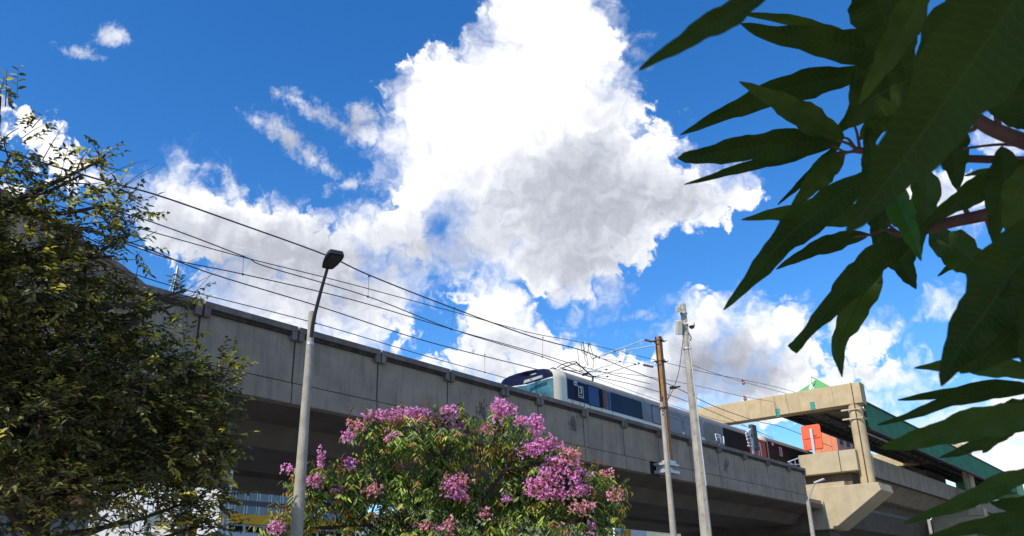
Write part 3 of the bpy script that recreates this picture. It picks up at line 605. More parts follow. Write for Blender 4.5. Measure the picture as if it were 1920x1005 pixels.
for z in (4.62, 4.56): v_ = (Vector((0, 0, z))-Vector((12.8, 6.87, z))).normalized(); hh.obox(Vector((12.8, 6.87, z))+v_*.039, Vector((v_.y, -v_.x, 0))*.011, v_*.004, Vector((0, 0, .013)))
hh.build('hole', M['black'], lowp)
ic = thing('cable_anchor', tuple(at(1262, 727, 14.2)), 'small black cable clamp hanging on a wire just left of the camera pole', 'clamp')
mm = MB(); c = at(1262, 727, 14.2); mm.obox(c, RT*.05, FW*.02, UP*.02); mm.tube([c-RT*.06, c+RT*.12+UP*.02], .014, 6); mm.tube([c-RT*.04-UP*.03, c+UP*.04], .012, 6); mm.build('clamp', M['black'], ic)
MB().tube([c-RT*.04, at(1249, 762, 14.3)], .005, 5).build('tie_wire', M['wiren'], ic)
def small_lamp(X, pts_pole, arm, label):
    a, b_ = [onX(*q, X) for q in pts_pole]; t_ = thing('small_street_lamp', (b_.x, b_.y, 0), label, 'street lamp', 'small street lamps by the station')
    MB().tube([(b_.x, b_.y, .1), b_], [.16, .10], 12).build('pole', M['galv'] if False else M['pole'], t_)
    A_ = [onX(*q, X) for q in arm]; MB().tube([b_]+A_[:-1], .045, 8).build('arm', M['galv'], t_)
    e = A_[-1]; d_ = (e-A_[-2]).normalized(); MB().obox(e, d_*.28, Vector((.1, 0, 0)), Vector((0, 0, .05))).build('lamp_head', M['galv'], t_, bevel=.02)
small_lamp(45, [(1520, 1005), (1515, 940)], [(1518, 930), (1528, 905), (1536, 902)], 'small grey street lamp in front of the concrete corbel')
small_lamp(60, [(1745, 1003), (1741, 974)], [(1744, 976), (1752, 965), (1756, 962)], 'small pale street lamp under the station deck, below the long leaf at right')
for (pts, lb) in (([(424, 1005), (430, 925)], 'galvanised post in front of the yellow building, left one of two'), ([(416, 1005), (418, 925)], 'thin galvanised post at the edge of the dark left tree')):
    a, b_ = [at(*q, 24) for q in pts]; bx_ = Vector((a.x, a.y, 0)); tt = thing('steel_post', bx_, lb, 'post', 'galvanised posts')
    MB().tube([bx_, a, b_+Vector((0, 0, 0.6))], .05, 10).build('pole', M['galv'], tt); MB().tube([b_, b_+Vector((-.4, .2, .5))], .03, 8).build('brace', M['galv'], tt)
# ---------------------------------------------------------------- buildings behind
yb = thing('yellow_office_building', (60, 90, 0), 'office building with yellow band and glass strips, seen under the viaduct', 'building')
MB().box((58.2, 90, 0), (79, 110, 20)).build('wall', M['wallw'], yb)
MB().box((58.3, 89.7, 11.25), (79.1, 89.99, 12.35)).build('yellow_band', M['yellow'], yb); MB().box((77.9, 89.68, 12.36), (79.1, 89.98, 16)).build('yellow_band', M['yellow'], yb)
MB().box((58.3, 89.8, 13.35), (77.85, 89.98, 13.95)).build('dark_band', M['walld'], yb); MB().box((58.3, 89.8, 14.9), (77.85, 89.98, 15.6)).build('dark_band', M['walld'], yb)
for z0, z1 in ((12.36, 13.34), (13.96, 14.89)):
    x = 58.4
    while x < 77:
        w_ = MB().box((x, 89.85, z0), (x+1.58, 89.98, z1)).build('window', M['glassb'], yb)
        fr = MB(); fr.box((x+1.22, 89.76, z0), (x+1.28, 89.845, z1)); fr.box((x+1.60, 89.76, z0), (x+1.68, 89.9, z1)); fr.build('mullion', M['white'], w_); x += 1.7
x = 59.2
while x < 77:
    w_ = MB().box((x, 89.9, 10.35), (x+2.3, 89.985, 11.0)).build('window', M['blackglass'], yb); MB().box((x+1.1, 89.86, 10.35), (x+1.16, 89.899, 11.0)).build('mullion', M['white'], w_); x += 2.75
wb = thing('white_building', (46, 80, 0), 'bright white building glimpsed through the gaps low in the dark left tree', 'building')
WA, WB_ = Vector((35.5, 80, 0)), Vector((38.9, 66, 0)); wd = (WB_-WA).normalized(); wn = Vector((wd.y, -wd.x, 0))
if wn.x > 0: wn = -wn
MB().prism([WA, WB_, WB_-wn*1.5, WA-wn*1.5], (0, 0, 12)).build('wall', M['wallw'], wb)
MB().prism([WA+wn*.15+Vector((0, 0, 12.001)), WB_+wn*.15+wd*.1+Vector((0, 0, 12.001)), WB_-wn*1.5+Vector((0, 0, 12.001)), WA-wn*1.5+Vector((0, 0, 12.001))], (0, 0, .25)).build('roof_edge', M['traingrey'], wb)
for k in range(4): MB().obox(WA+wd*(2+k*3.3)+wn*.03+Vector((0, 0, 8.9)), wd*.75, wn*.028, Vector((0, 0, .55))).build('window', M['glassb'], wb)
gb = thing('grey_wall_building', (25, 60, 0), 'low grey walled building at the bottom left behind the dark tree', 'building')
MB().box((18, 60, 0), (28.8, 66, 7.6)).build('wall', M['traingrey'], gb); MB().box((20.5, 58.4, 8.4), (27.5, 60, 10.0)).build('awning', M['brick'], gb); MB().box((18, 60.01, 7.62), (28.8, 66, 10.6)).build('upper_wall', M['under'], gb)
a = onY(360, 1003, 26); MB_ = MB(); MB_.box((a.x-.12, a.y-.1, 0), (a.x+.12, a.y+.1, a.z+.55)); yt = tag(MB_.build('yellow_post', M['yellow'], bevel=.04), 'bright yellow square post at the bottom edge under the dark tree', 'post')
cp = thing('painted_panel', (66.3, 40, 0), 'small white panel with teal and yellow shapes at the bottom, under the viaduct', 'panel')
MB().box((64.2, 40, 4), (69.5, 40.2, 7.75)).build('panel', M['white'], cp)
a, b_, c, d = onY(1164, 992, 39.95), onY(1170, 992, 39.95), onY(1172, 1030, 39.95), onY(1169, 1030, 39.95); MB().prism([a, b_, c, d], (0, .03, 0)).build('teal_shape', M['tealp'], cp)
a, b_, c, d = onY(1171, 993, 39.95), onY(1183, 993, 39.95), onY(1184, 1030, 39.95), onY(1176, 1030, 39.95); MB().prism([a, b_, c, d], (0, .03, 0)).build('yellow_shape', M['yellow'], cp)
tw = thing('orange_tower_block', (100, 45, 0), 'orange rendered tower block half hidden behind the orange board and the round column', 'building')
c0 = at(1566, 812, 160); X0, Y0 = c0.x, c0.y
MB().box((X0, Y0, 0), (X0+16, Y0+4.2, c0.z+1.5)).build('wall', M['brick'], tw); MB().box((X0+.02, Y0-.06, 0), (X0+16.02, Y0-.001, c0.z+1.5)).build('side_wall', M['shade_render'], tw)
for k in range(4):
    for j in range(7):
        zc = c0.z-1.8-j*2.9
        w_ = MB().box((X0+1.5+k*3.6, Y0-.12, zc), (X0+3.3+k*3.6, Y0-.061, zc+1.1)).build('window', M['blackglass'], tw); MB().box((X0+1.4+k*3.6, Y0-.18, zc-.2), (X0+3.4+k*3.6, Y0-.061, zc-.02)).build('sill', M['shade_render'], w_)
for k in range(2): MB().box((X0-.12, Y0+.9+k*1.9, 0), (X0-.001, Y0+1.15+k*1.9, c0.z+1.4)).build('rib', M['brick'], tw)
w2 = thing('rooftop_building', (96, 24, 0), 'flat cream roofed station building seen in the gap below the green roof', 'building')
MB().box((85, 21.2, 9.7), (99, 24.6, 13.3)).build('wall', M['cream'], w2)
hb = thing('white_warehouse', (150, 60, 0), 'white low buildings visible through the slot between parapet and green roof', 'building')
MB().box((128, 36, 0), (142, 60, 20.3)).build('wall', M['wallw'], hb); MB().box((127.8, 35.8, 20.3), (142, 60, 20.7)).build('roof_edge', M['traingrey'], hb)
for k in range(5): MB().box((129+k*2.6, 35.93, 17), (130.6+k*2.6, 35.99, 18.3)).build('window', M['glassb'], hb)
gr_ = thing('screen_wall', (8, 28.8, 7.1), 'tall grey screen wall with sloping top on the viaduct, behind the upper left tree', 'wall')
MB().prism([(-6, 28.5, 7.105), (14.6, 28.5, 7.105), (14.6, 28.5, 12.5), (13.4, 28.5, 13.1), (11.5, 28.5, 13.75), (-6, 28.5, 19)], (0, .3, 0)).build('wall_slab', M['conc'], gr_)
MB().prism([(-6, 28.4, 19.01), (11.5, 28.4, 13.76), (13.4, 28.4, 13.11), (14.6, 28.4, 12.51), (14.6, 28.4, 12.7), (13.4, 28.4, 13.3), (11.5, 28.4, 13.95), (-6, 28.4, 19.2)], (0, .5, 0)).build('capping', M['cope'], gr_)
py = thing('lattice_spire', (32.7, 60, 0), 'faint pale lattice spire poking above the parapet beside the left tree', 'tower')
m_ = MB()
for sx_, sy_ in ((-1, -1), (1, -1), (1, 1), (-1, 1)): m_.tube([(32.7+.45*sx_, 60+.45*sy_, 0), (32.7+.3*sx_, 60+.3*sy_, 25.3), (32.7+.02*sx_, 60+.02*sy_, 27.6)], .05, 5)
for k in range(12):
    z = 20.5+k*.5; w_ = .36
    m_.tube([(32.7-w_, 59.65, z), (32.7+w_, 59.65, z+.5)], .03, 4); m_.tube([(32.7+w_, 59.65, z), (32.7-w_, 59.65, z+.5)], .03, 4)
m_.build('lattice', M['galv'], py)
# ---------------------------------------------------------------- far hills
hm_ = MB(); H = []; nseg = 160
for i in range(nseg+1):
    a = 2*math.pi*i/nseg; hh_ = (92+16*math.sin(a*3+1)+9*math.sin(a*7)+5*math.sin(a*17+2))*(.38+.62*min(1, max(0, (math.degrees(a)-22)/16)) if a < math.pi else .5)
    for R_, z in ((620, -1), (760, hh_*.55), (950, hh_*1.2), (1250, hh_*1.5)): H.append((R_*math.cos(a), R_*math.sin(a), z+3*math.sin(a*41+R_)))
hm_.add(H, [(i*4+k, (i+1)*4+k, (i+1)*4+k+1, i*4+k+1) for i in range(nseg) for k in range(3)], 0, True)
M['hill'] = mat('hillside of houses and trees', (.20, .19, .16), .95, var=.3, vscale=.05, col2=(.06, .10, .05))
tag(hm_.build('hills', M['hill']), kind='structure')
# ---------------------------------------------------------------- foliage
def leafmat(name, a, b, rough=.45, trans=.3, spec=.4, vs=9):
    m = mat(name, a, rough, var=.1, vscale=vs, col2=b, trans=trans, spec=spec); return m
def leaves(pos, axis, nrm, L, Wd, fold=.35, curl=.15, mi=None, kind='leaf'):
    """every leaf: six points, two faces folded along its midrib"""
    n = len(pos); ax = axis/np.linalg.norm(axis, axis=1, keepdims=True)
    nr = nrm-ax*(nrm*ax).sum(1, keepdims=True); nr /= np.linalg.norm(nr, axis=1, keepdims=True)+1e-9
    sd_ = np.cross(ax, nr); L = L[:, None]; w = Wd[:, None]
    P = np.empty((n, 6, 3))
    P[:, 0] = pos; P[:, 3] = pos+ax*L-nr*L*curl
    for j, (t, s_) in ((1, (.33, 1)), (2, (.68, .8)), (5, (.33, -1)), (4, (.68, -.8))):
        P[:, j] = pos+ax*L*t+sd_*w*s_*.5+nr*(w*fold*.5-L*curl*t*t)
    F = np.arange(n)[:, None]*6
    Q = np.concatenate([F+np.array([[0, 1, 2, 3]]), F+np.array([[0, 3, 4, 5]])], 1).reshape(-1, 4)
    return P.reshape(-1, 3), Q, (np.repeat(mi, 2) if mi is not None else None)
def np_mesh(name, P, Q, mats, mi=None, parent=None):
    me = bpy.data.meshes.new(name); k = Q.shape[1]
    me.vertices.add(len(P)); me.vertices.foreach_set('co', P.astype(np.float32).ravel())
    me.loops.add(Q.size); me.loops.foreach_set('vertex_index', Q.astype(np.int32).ravel())
    me.polygons.add(len(Q)); me.polygons.foreach_set('loop_start', np.arange(0, Q.size, k, dtype=np.int32))
    try: me.polygons.foreach_set('loop_total', np.full(len(Q), k, dtype=np.int32))
    except Exception: pass
    for m in mats: me.materials.append(m)
    if mi is not None: me.polygons.foreach_set('material_index', mi.astype(np.int32))
    me.update(); me.validate()
    o = bpy.data.objects.new(name, me); COL.objects.link(o)
    if parent: o.parent = parent; o.matrix_parent_inverse = Matrix.Translation(parent.location).inverted()
    return o
def unit(n): v = rng.normal(size=(n, 3)); return v/np.linalg.norm(v, axis=1, keepdims=True)
RTn, UPn, FWn = np.array(RT), np.array(UP), np.array(FW)
def clump_centres(C, d0, dz=0.0):
    out = []
    for c in C:
        px, py, rx, ry, dens = c[:5]; off = c[5] if len(c) > 5 else 0
        d = d0+off; p = at(px, py, d); s = d/FPX; out.append((np.array(p), rx*s, ry*s, dens))
    return out
# ---- dark tree at the left
TD = 10.3
LT = [(0, 215, 36, 62, .24), (20, 290, 46, 44, .26), (-20, 330, 60, 80, .5), (60, 370, 60, 42, .40), (150, 330, 46, 40, .55), (190, 300, 26, 26, .45), (215, 380, 50, 46, .75), (245, 440, 30, 38, .42), (150, 420, 66, 48, .7),
 (40, 450, 80, 64, .9), (130, 500, 60, 50, .55), (60, 550, 96, 66, 1.1), (215, 480, 34, 50, .38), (200, 590, 60, 60, .85), (270, 600, 44, 40, .55), (310, 650, 66, 46, .7), (395, 690, 46, 34, .75),
 (420, 705, 22, 34, .5), (120, 650, 120, 80, 1.2), (250, 720, 120, 66, 1.25), (360, 760, 76, 66, 1.15), (60, 770, 120, 90, 1.3), (200, 830, 130, 66, 1.25), (340, 850, 84, 60, 1.2), (400, 830, 38, 70, .9),
 (90, 890, 120, 50, 1.1), (240, 915, 130, 40, .85), (90, 960, 90, 34, .6), (250, 965, 120, 36, .62), (380, 930, 50, 44, .85), (380, 985, 46, 32, .85), (20, 980, 40, 30, .28), (320, 575, 40, 16, .22), (350, 545, 24, 10, .12), (-120, 600, 110, 260, 1.0), (-160, 900, 120, 120, .8)]
tl = thing('dark_leafed_tree', (float(at(60, 900, TD).x), float(at(60, 900, TD).y), 0), 'large dark tree with small yellow green leaves and fine twigs filling the left edge', 'tree')
cs = clump_centres([(c[0], c[1], c[2], c[3], c[4], random.uniform(-.45, .45)) for c in LT], TD)
P_, A_, N_l, L_l, W_l, MI = [], [], [], [], [], []
tw_ = MB()
base = Vector(tl.location); fork = Vector(at(70, 1010, TD+.2)); top = Vector(at(20, 640, TD+.1)); tipv = Vector(at(-10, 330, TD))
tw_.tube(smooth_path([base, base.lerp(fork, .5)+Vector((.05, .05, 0)), fork, Vector(at(40, 830, TD+.15)), top, tipv, Vector(at(0, 180, TD))]), list(np.linspace(.17, .015, 37)), 9)
tw_.tube(smooth_path([fork, Vector(at(20, 960, TD)), Vector(at(-20, 900, TD-.1)), Vector(at(-90, 780, TD))]), list(np.linspace(.07, .02, 19)), 7)
anchors = [fork.lerp(top, t) for t in (0, .2, .4, .6, .8, 1)]+[top.lerp(tipv, t) for t in (.2, .5, .8)]
sub = []
for (c, rx, ry, dn) in cs:
    cv = Vector(c); a = min(anchors, key=lambda q: (q-cv).length+max(0, (q.z-cv.z))*1.5)
    mid = a.lerp(cv, .55)+Vector((0, 0, -.10))+Vector(unit(1)[0])*.08
    path = smooth_path([a, mid, cv], 5); tw_.tube(path, list(np.linspace(.035, .012, len(path))), 6)
    for _ in range(int(2+5*dn)):      # finer limbs fan out of each clump centre
        u_ = unit(1)[0]; e = c+RTn*u_[0]*rx*1.05+UPn*u_[1]*ry*1.05+FWn*u_[2]*.55; s0 = cv.lerp(mid, random.uniform(0, .4)); ev = Vector(e)
        m1 = s0.lerp(ev, .5)+Vector(unit(1)[0])*.09
        pth = smooth_path([s0, m1, ev], 4); tw_.tube(pth, list(np.linspace(.009, .003, len(pth))), 4, cap=False)
        sub.append((c, rx, ry, dn, m1, ev))
K = 0
for ci, (c, rx, ry, dn) in enumerate(cs):
    nt_ = int(rx*ry*dn*(880 if dn >= .85 else 430)) + 5     # twigs per clump
    for _ in range(nt_):
        u_ = unit(1)[0]*rng.uniform(.25, 1.0)**.5
        s0 = c+RTn*u_[0]*rx+UPn*u_[1]*ry+FWn*u_[2]*max(.35, min(rx, .8))
        dr = unit(1)[0]*.75+(s0-c)/(np.linalg.norm(s0-c)+.01)*.5+np.array([0, 0, .12]); dr /= np.linalg.norm(dr)
        ln = rng.uniform(.14, .30); k = int(rng.integers(6, 11))
        tw_.tube([s0, s0+dr*ln*.5+np.array([0, 0, -.01]), s0+dr*ln], [.0035, .0025, .0015], 3, cap=False)
        ts = np.linspace(.15, 1, k); sdv = np.cross(dr, [0, 0, 1]); sdv /= np.linalg.norm(sdv)+1e-6
        young_sunlit = rng.random() < (.75 if ci in (16, 17, 15) else .2)  # bright leaves favoured in three clumps, painting sunlight into their colour
        for j, t in enumerate(ts):
            sg_ = 1 if j % 2 else -1
            P_.append(s0+dr*ln*t); A_.append(dr*.55+sdv*sg_*.8+unit(1)[0]*.35+np.array([0, 0, -.15])); N_l.append(unit(1)[0]*.55+np.array([-.2, 0, .9]))
            L_l.append(rng.uniform(.052, .098)); W_l.append(rng.uniform(.026, .044)); r_ = rng.random()
            MI.append(2 if (young_sunlit and r_ < .7) else (1 if r_ < .30 else (3 if r_ > .975 else 0)))
lm = [leafmat('dark green leaf', (.10, .108, .030), (.055, .062, .02), .42, .12), leafmat('olive leaf', (.22, .205, .065), (.13, .125, .04), .42, .16), leafmat('young yellow green leaf', (.55, .46, .09), (.38, .31, .06), .45, .35), leafmat('dry brown leaf', (.20, .085, .03), (.12, .05, .02), .6, .2)]
Pm, Qm, mi_ = leaves(np.array(P_), np.array(A_), np.array(N_l), np.array(L_l), np.array(W_l), mi=np.array(MI))
np_mesh('crown', Pm, Qm, lm, mi_, tl)
for a, b_ in (((95, 400), (130, 268)), ((80, 300), (120, 235)), ((40, 260), (92, 232)), ((200, 330), (278, 300)), ((230, 350), (296, 310)), ((10, 200), (12, 130)), ((220, 360), (285, 322)), ((350, 570), (400, 512)), ((330, 560), (408, 510)), ((300, 590), (368, 545)), ((60, 240), (90, 215)), ((250, 560), (262, 470))):
    A1, B1 = at(*a, TD), at(*b_, TD-.2); m1 = A1.lerp(B1, .5)+Vector((0, 0, .03)); tw_.tube(smooth_path([A1, m1, B1], 4), list(np.linspace(.006, .0015, 9)), 4)
tw_.build('trunk', M['bark'], tl)
print('left leaves', len(P_))
# ---- pink flowering tree
MD = 12.6
C2 = [(700, 812, 52, 34, 1), (780, 810, 62, 42, 1), (850, 800, 54, 36, 1), (735, 850, 66, 22, .7), (830, 850, 62, 30, .8), (940, 800, 34, 34, 1), (970, 842, 62, 40, 1), (1020, 860, 50, 34, .9), (1060, 870, 34, 24, .8), (940, 872, 46, 24, .7),
 (600, 900, 52, 34, .9), (650, 920, 60, 44, 1), (720, 905, 56, 34, .9), (570, 925, 30, 34, .8), (560, 985, 36, 34, .7), (520, 985, 26, 22, .6), (690, 960, 60, 30, .5), (780, 920, 50, 40, .9), (860, 920, 60, 44, 1), (800, 980, 80, 40, 1), (900, 975, 70, 44, 1), (745, 990, 60, 26, .8),
 (1020, 925, 66, 44, 1), (1080, 900, 40, 34, .9), (1120, 925, 46, 44, 1), (1060, 965, 80, 44, 1), (1130, 965, 36, 34, .8), (970, 930, 50, 44, .9), (1000, 990, 80, 30, .9), (640, 985, 40, 24, .4), (880, 1010, 200, 24, .8)]
pt = thing('pink_flowering_tree', (float(at(880, 1000, MD).x), float(at(880, 1000, MD).y), 0), 'round tree with drooping green and orange leaves and many pink blossom clusters', 'tree')
cs2 = clump_centres([(c[0], c[1]+5, c[2]*.84, c[3]*.76, c[4], random.uniform(-.4, .6)) for c in C2], MD)
b2 = MB(); base = Vector(pt.location); fk = Vector(at(885, 1150, MD+.2))
b2.tube(smooth_path([base, base.lerp(fk, .6)+Vector((.04, -.03, 0)), fk]), list(np.linspace(.13, .10, 13)), 10)
mains = [Vector(at(*q)) for q in ((780, 950, MD+.2), (885, 960, MD+.2), (985, 960, MD+.1), (690, 985, MD))]
anc = []
for mn in mains:
    pth = smooth_path([fk, fk.lerp(mn, .5)+Vector((0, 0, .12)), mn], 6); b2.tube(pth, list(np.linspace(.07, .035, len(pth))), 8); anc.append(mn); anc.append(fk.lerp(mn, .6))
for mn, q in ((0, (830, 872, MD)), (1, (950, 880, MD)), (2, (1060, 930, MD)), (0, (740, 890, MD+.2))):
    e = Vector(at(*q)); b2.tube(smooth_path([mains[mn], mains[mn].lerp(e, .5)+Vector((.04, 0, .05)), e], 5), list(np.linspace(.035, .022, 11)), 7); anc.append(e)
P_, A_, N_l, L_l, W_l, MI = [], [], [], [], [], []
for (c, rx, ry, dn) in cs2:
    cv = Vector(c); a = min(anc, key=lambda q: (q-cv).length+(1.2 if q.z > cv.z+.05 else 0))
    pth = smooth_path([a, a.lerp(cv, .5)+Vector(unit(1)[0])*.05, cv], 5); b2.tube(pth, list(np.linspace(.022, .01, len(pth))), 6)
    nt_ = int(rx*ry*dn*760)+8
    warm = rng.random() < .3 or (c@RTn)/(MD) > .13 and rng.random() < .6
    for _ in range(nt_):
        u_ = unit(1)[0]*rng.uniform(.2, 1)**.4
        if u_[1] < 0: u_[1] *= .75
        s0 = c+RTn*u_[0]*rx+UPn*u_[1]*ry+FWn*u_[2]*max(.3, rx*.9)
        out_ = (s0-c)/(np.linalg.norm(s0-c)+.01); dr = out_*.7+unit(1)[0]*.4+np.array([0, 0, .25]); dr /= np.linalg.norm(dr)
        ln = rng.uniform(.14, .26); k = int(rng.integers(6, 11))
        b2.tube([cv.lerp(Vector(s0), .55), s0, s0+dr*ln], [.006, .004, .002], 3, cap=False)
        sdv = np.cross(dr, [0, 0, 1]); sdv /= np.linalg.norm(sdv)+1e-6; tipw = rng.random() < (.6 if warm else .28)
        for j, t in enumerate(np.linspace(.0, 1, k)):
            sg_ = 1 if j % 2 else -1
            P_.append(s0+dr*ln*t); A_.append(dr*.25+sdv*sg_*.62+unit(1)[0]*.22+np.array([0, 0, -.85+.3*t])); N_l.append(out_*.75+np.array([-.25, -.1, .45])+unit(1)[0]*.3)
            L_l.append(rng.uniform(.075, .135)); W_l.append(rng.uniform(.022, .036)); r_ = rng.random()
            MI.append((2 if r_ < .6 else 1) if (tipw and t > .35) else (1 if r_ < .35 else 0))
lm2 = [leafmat('glossy green leaf', (.070, .135, .016), (.03, .07, .010), .38, .18, .4, 5), leafmat('light yellow green leaf', (.32, .38, .04), (.20, .27, .028), .38, .25, .5, 5), leafmat('orange red old leaf', (.38, .15, .04), (.24, .15, .03), .45, .3, .4, 5)]
Pm, Qm, mi_ = leaves(np.array(P_), np.array(A_), np.array(N_l), np.array(L_l), np.array(W_l), fold=.3, curl=.22, mi=np.array(MI))
np_mesh('crown', Pm, Qm, lm2, mi_, pt)
b2.tube(smooth_path([at(682, 866, MD), at(650, 850, MD-.2), at(640, 862, MD-.3)], 5), .010, 5)
b2.build('trunk', M['bark'], pt); print('pink leaves', len(P_))
pm1 = mat('pink blossom', (.62, .18, .57), .7, var=.1, vscale=20, col2=(.78, .36, .74), trans=.3); pm2 = mat('faded pink blossom', (.58, .20, .34), .7, var=.1, vscale=20, col2=(.72, .34, .46), trans=.3); sp = mat('reddish bud stalk', (.22, .07, .035), .8, var=.1)
FLW = [(700, 778, 22, 10, .7, 0), (735, 775, 22, 10, .5, 0), (760, 790, 30, 12, .6, 1), (780, 774, 24, 10, .7, 0), (800, 796, 32, 14, .7, 0), (838, 776, 18, 12, .8, 0), (850, 796, 20, 14, .5, 0), (735, 818, 16, 10, .5, 0), (665, 800, 16, 12, .5, 1), (648, 818, 12, 10, .5, 0), (873, 806, 12, 16, .4, 1),
 (935, 772, 16, 18, 1, 0), (957, 770, 14, 10, .8, 0), (912, 806, 18, 8, .4, 1), (975, 790, 16, 8, .7, 0), (1008, 795, 14, 20, .9, 0), (1028, 828, 26, 12, .8, 0), (1000, 842, 26, 14, .8, 0), (1070, 854, 20, 12, .7, 1), (1058, 886, 34, 20, .85, 0), (1022, 908, 30, 14, .9, 0), (1086, 914, 22, 14, .6, 0), (1045, 930, 27, 12, .5, 0), (1095, 950, 20, 14, .5, 1),
 (1010, 905, 18, 10, .6, 0), (603, 857, 7, 16, .8, 0), (655, 870, 9, 12, .8, 0), (592, 897, 14, 12, .8, 0), (630, 920, 10, 8, .5, 1), (860, 900, 24, 10, .7, 1), (850, 920, 18, 16, .8, 0), (868, 935, 12, 8, .5, 1), (520, 987, 12, 10, .8, 0), (535, 880, 14, 6, .4, 0), (845, 985, 16, 12, .6, 1), (825, 990, 12, 8, .5, 0), (948, 935, 8, 8, .5, 0),
 (910, 960, 12, 8, .5, 1), (1135, 885, 12, 8, .4, 1), (1110, 990, 12, 8, .4, 0), (1050, 990, 12, 8, .5, 0), (795, 985, 14, 6, .4, 1), (700, 920, 22, 10, .35, 1), (1155, 930, 12, 14, .3, 1)]
for (px, py, rx, ry, dn, kd) in FLW:
    c = np.array(at(px, py, MD-random.uniform(.25, .6))); s = MD/FPX; k = int(rx*ry*dn*.32)+14
    k = min(k, 600); u_ = unit(k)*rng.uniform(.1, 1, (k, 1))**.45
    nl = 9 if rx > 28 else 5; lump = unit(nl)*(.95 if rx > 28 else .5); li = rng.integers(0, nl, k); ctr = c+(RTn*(lump[li, 0]*rx*s)[:, None]+UPn*(lump[li, 1]*ry*s)[:, None]+FWn*(lump[li, 2]*.12)[:, None])
    pos = ctr+(RTn*(u_[:, 0]*min(rx, 24)*s*1.05)[:, None]+UPn*(u_[:, 1]*min(ry, 16)*s*1.1)[:, None]+FWn*(u_[:, 2]*.1)[:, None])
    hubs = c+RTn*(lump[:, 0]*rx*s)[:, None]+UPn*(lump[:, 1]*ry*s)[:, None]+FWn*(lump[:, 2]*.12)[:, None]
    st_a = np.concatenate([np.repeat(c[None], len(hubs), 0), ctr]); st_b = np.concatenate([hubs, pos]); dv = st_b-st_a; ok_ = np.linalg.norm(dv, axis=1) > 1e-4; st_a, dv = st_a[ok_], dv[ok_]
    Ps, Qs, _ = leaves(st_a, dv, unit(len(dv)), np.linalg.norm(dv, axis=1), np.full(len(dv), .006), fold=.5, curl=0)
    pos = np.repeat(pos, 3, 0); a3 = unit(len(pos)); nr = unit(len(pos))*.8+np.array([-.5, -.4, .5])
    Pm, Qm, _ = leaves(pos, a3, nr, rng.uniform(.022, .040, len(pos)), rng.uniform(.020, .034, len(pos)), fold=.5, curl=-.1)
    mi_ = np.concatenate([np.zeros(len(Qm)), np.ones(len(Qs))]); o = np_mesh('flower_cluster', np.concatenate([Pm, Ps]), np.concatenate([Qm, Qs+len(Pm)]), [pm2 if kd else pm1, sp], mi_, pt)
st_ = MB()
for _ in range(150):
    q = random.choice(C2[:30]); px, py = q[0]+random.uniform(-1, 1)*q[2], q[1]-q[3]*random.uniform(.6, 1.1); a = at(px, py+8, MD-.2); e = at(px+random.uniform(-10, 10), py-random.uniform(6, 22), MD-.2-random.random()*.1)
    st_.tube([a, e], [.004, .002], 4)
    for t in (.4, .6, .75, .9, 1): c = a.lerp(e, t)+Vector(unit(1)[0])*.02; st_.tube([c-Vector((0, 0, .008)), c, c+Vector((0, 0, .008))], [.003, .009, .003], 5)
st_.build('bud_stalks', sp, pt)
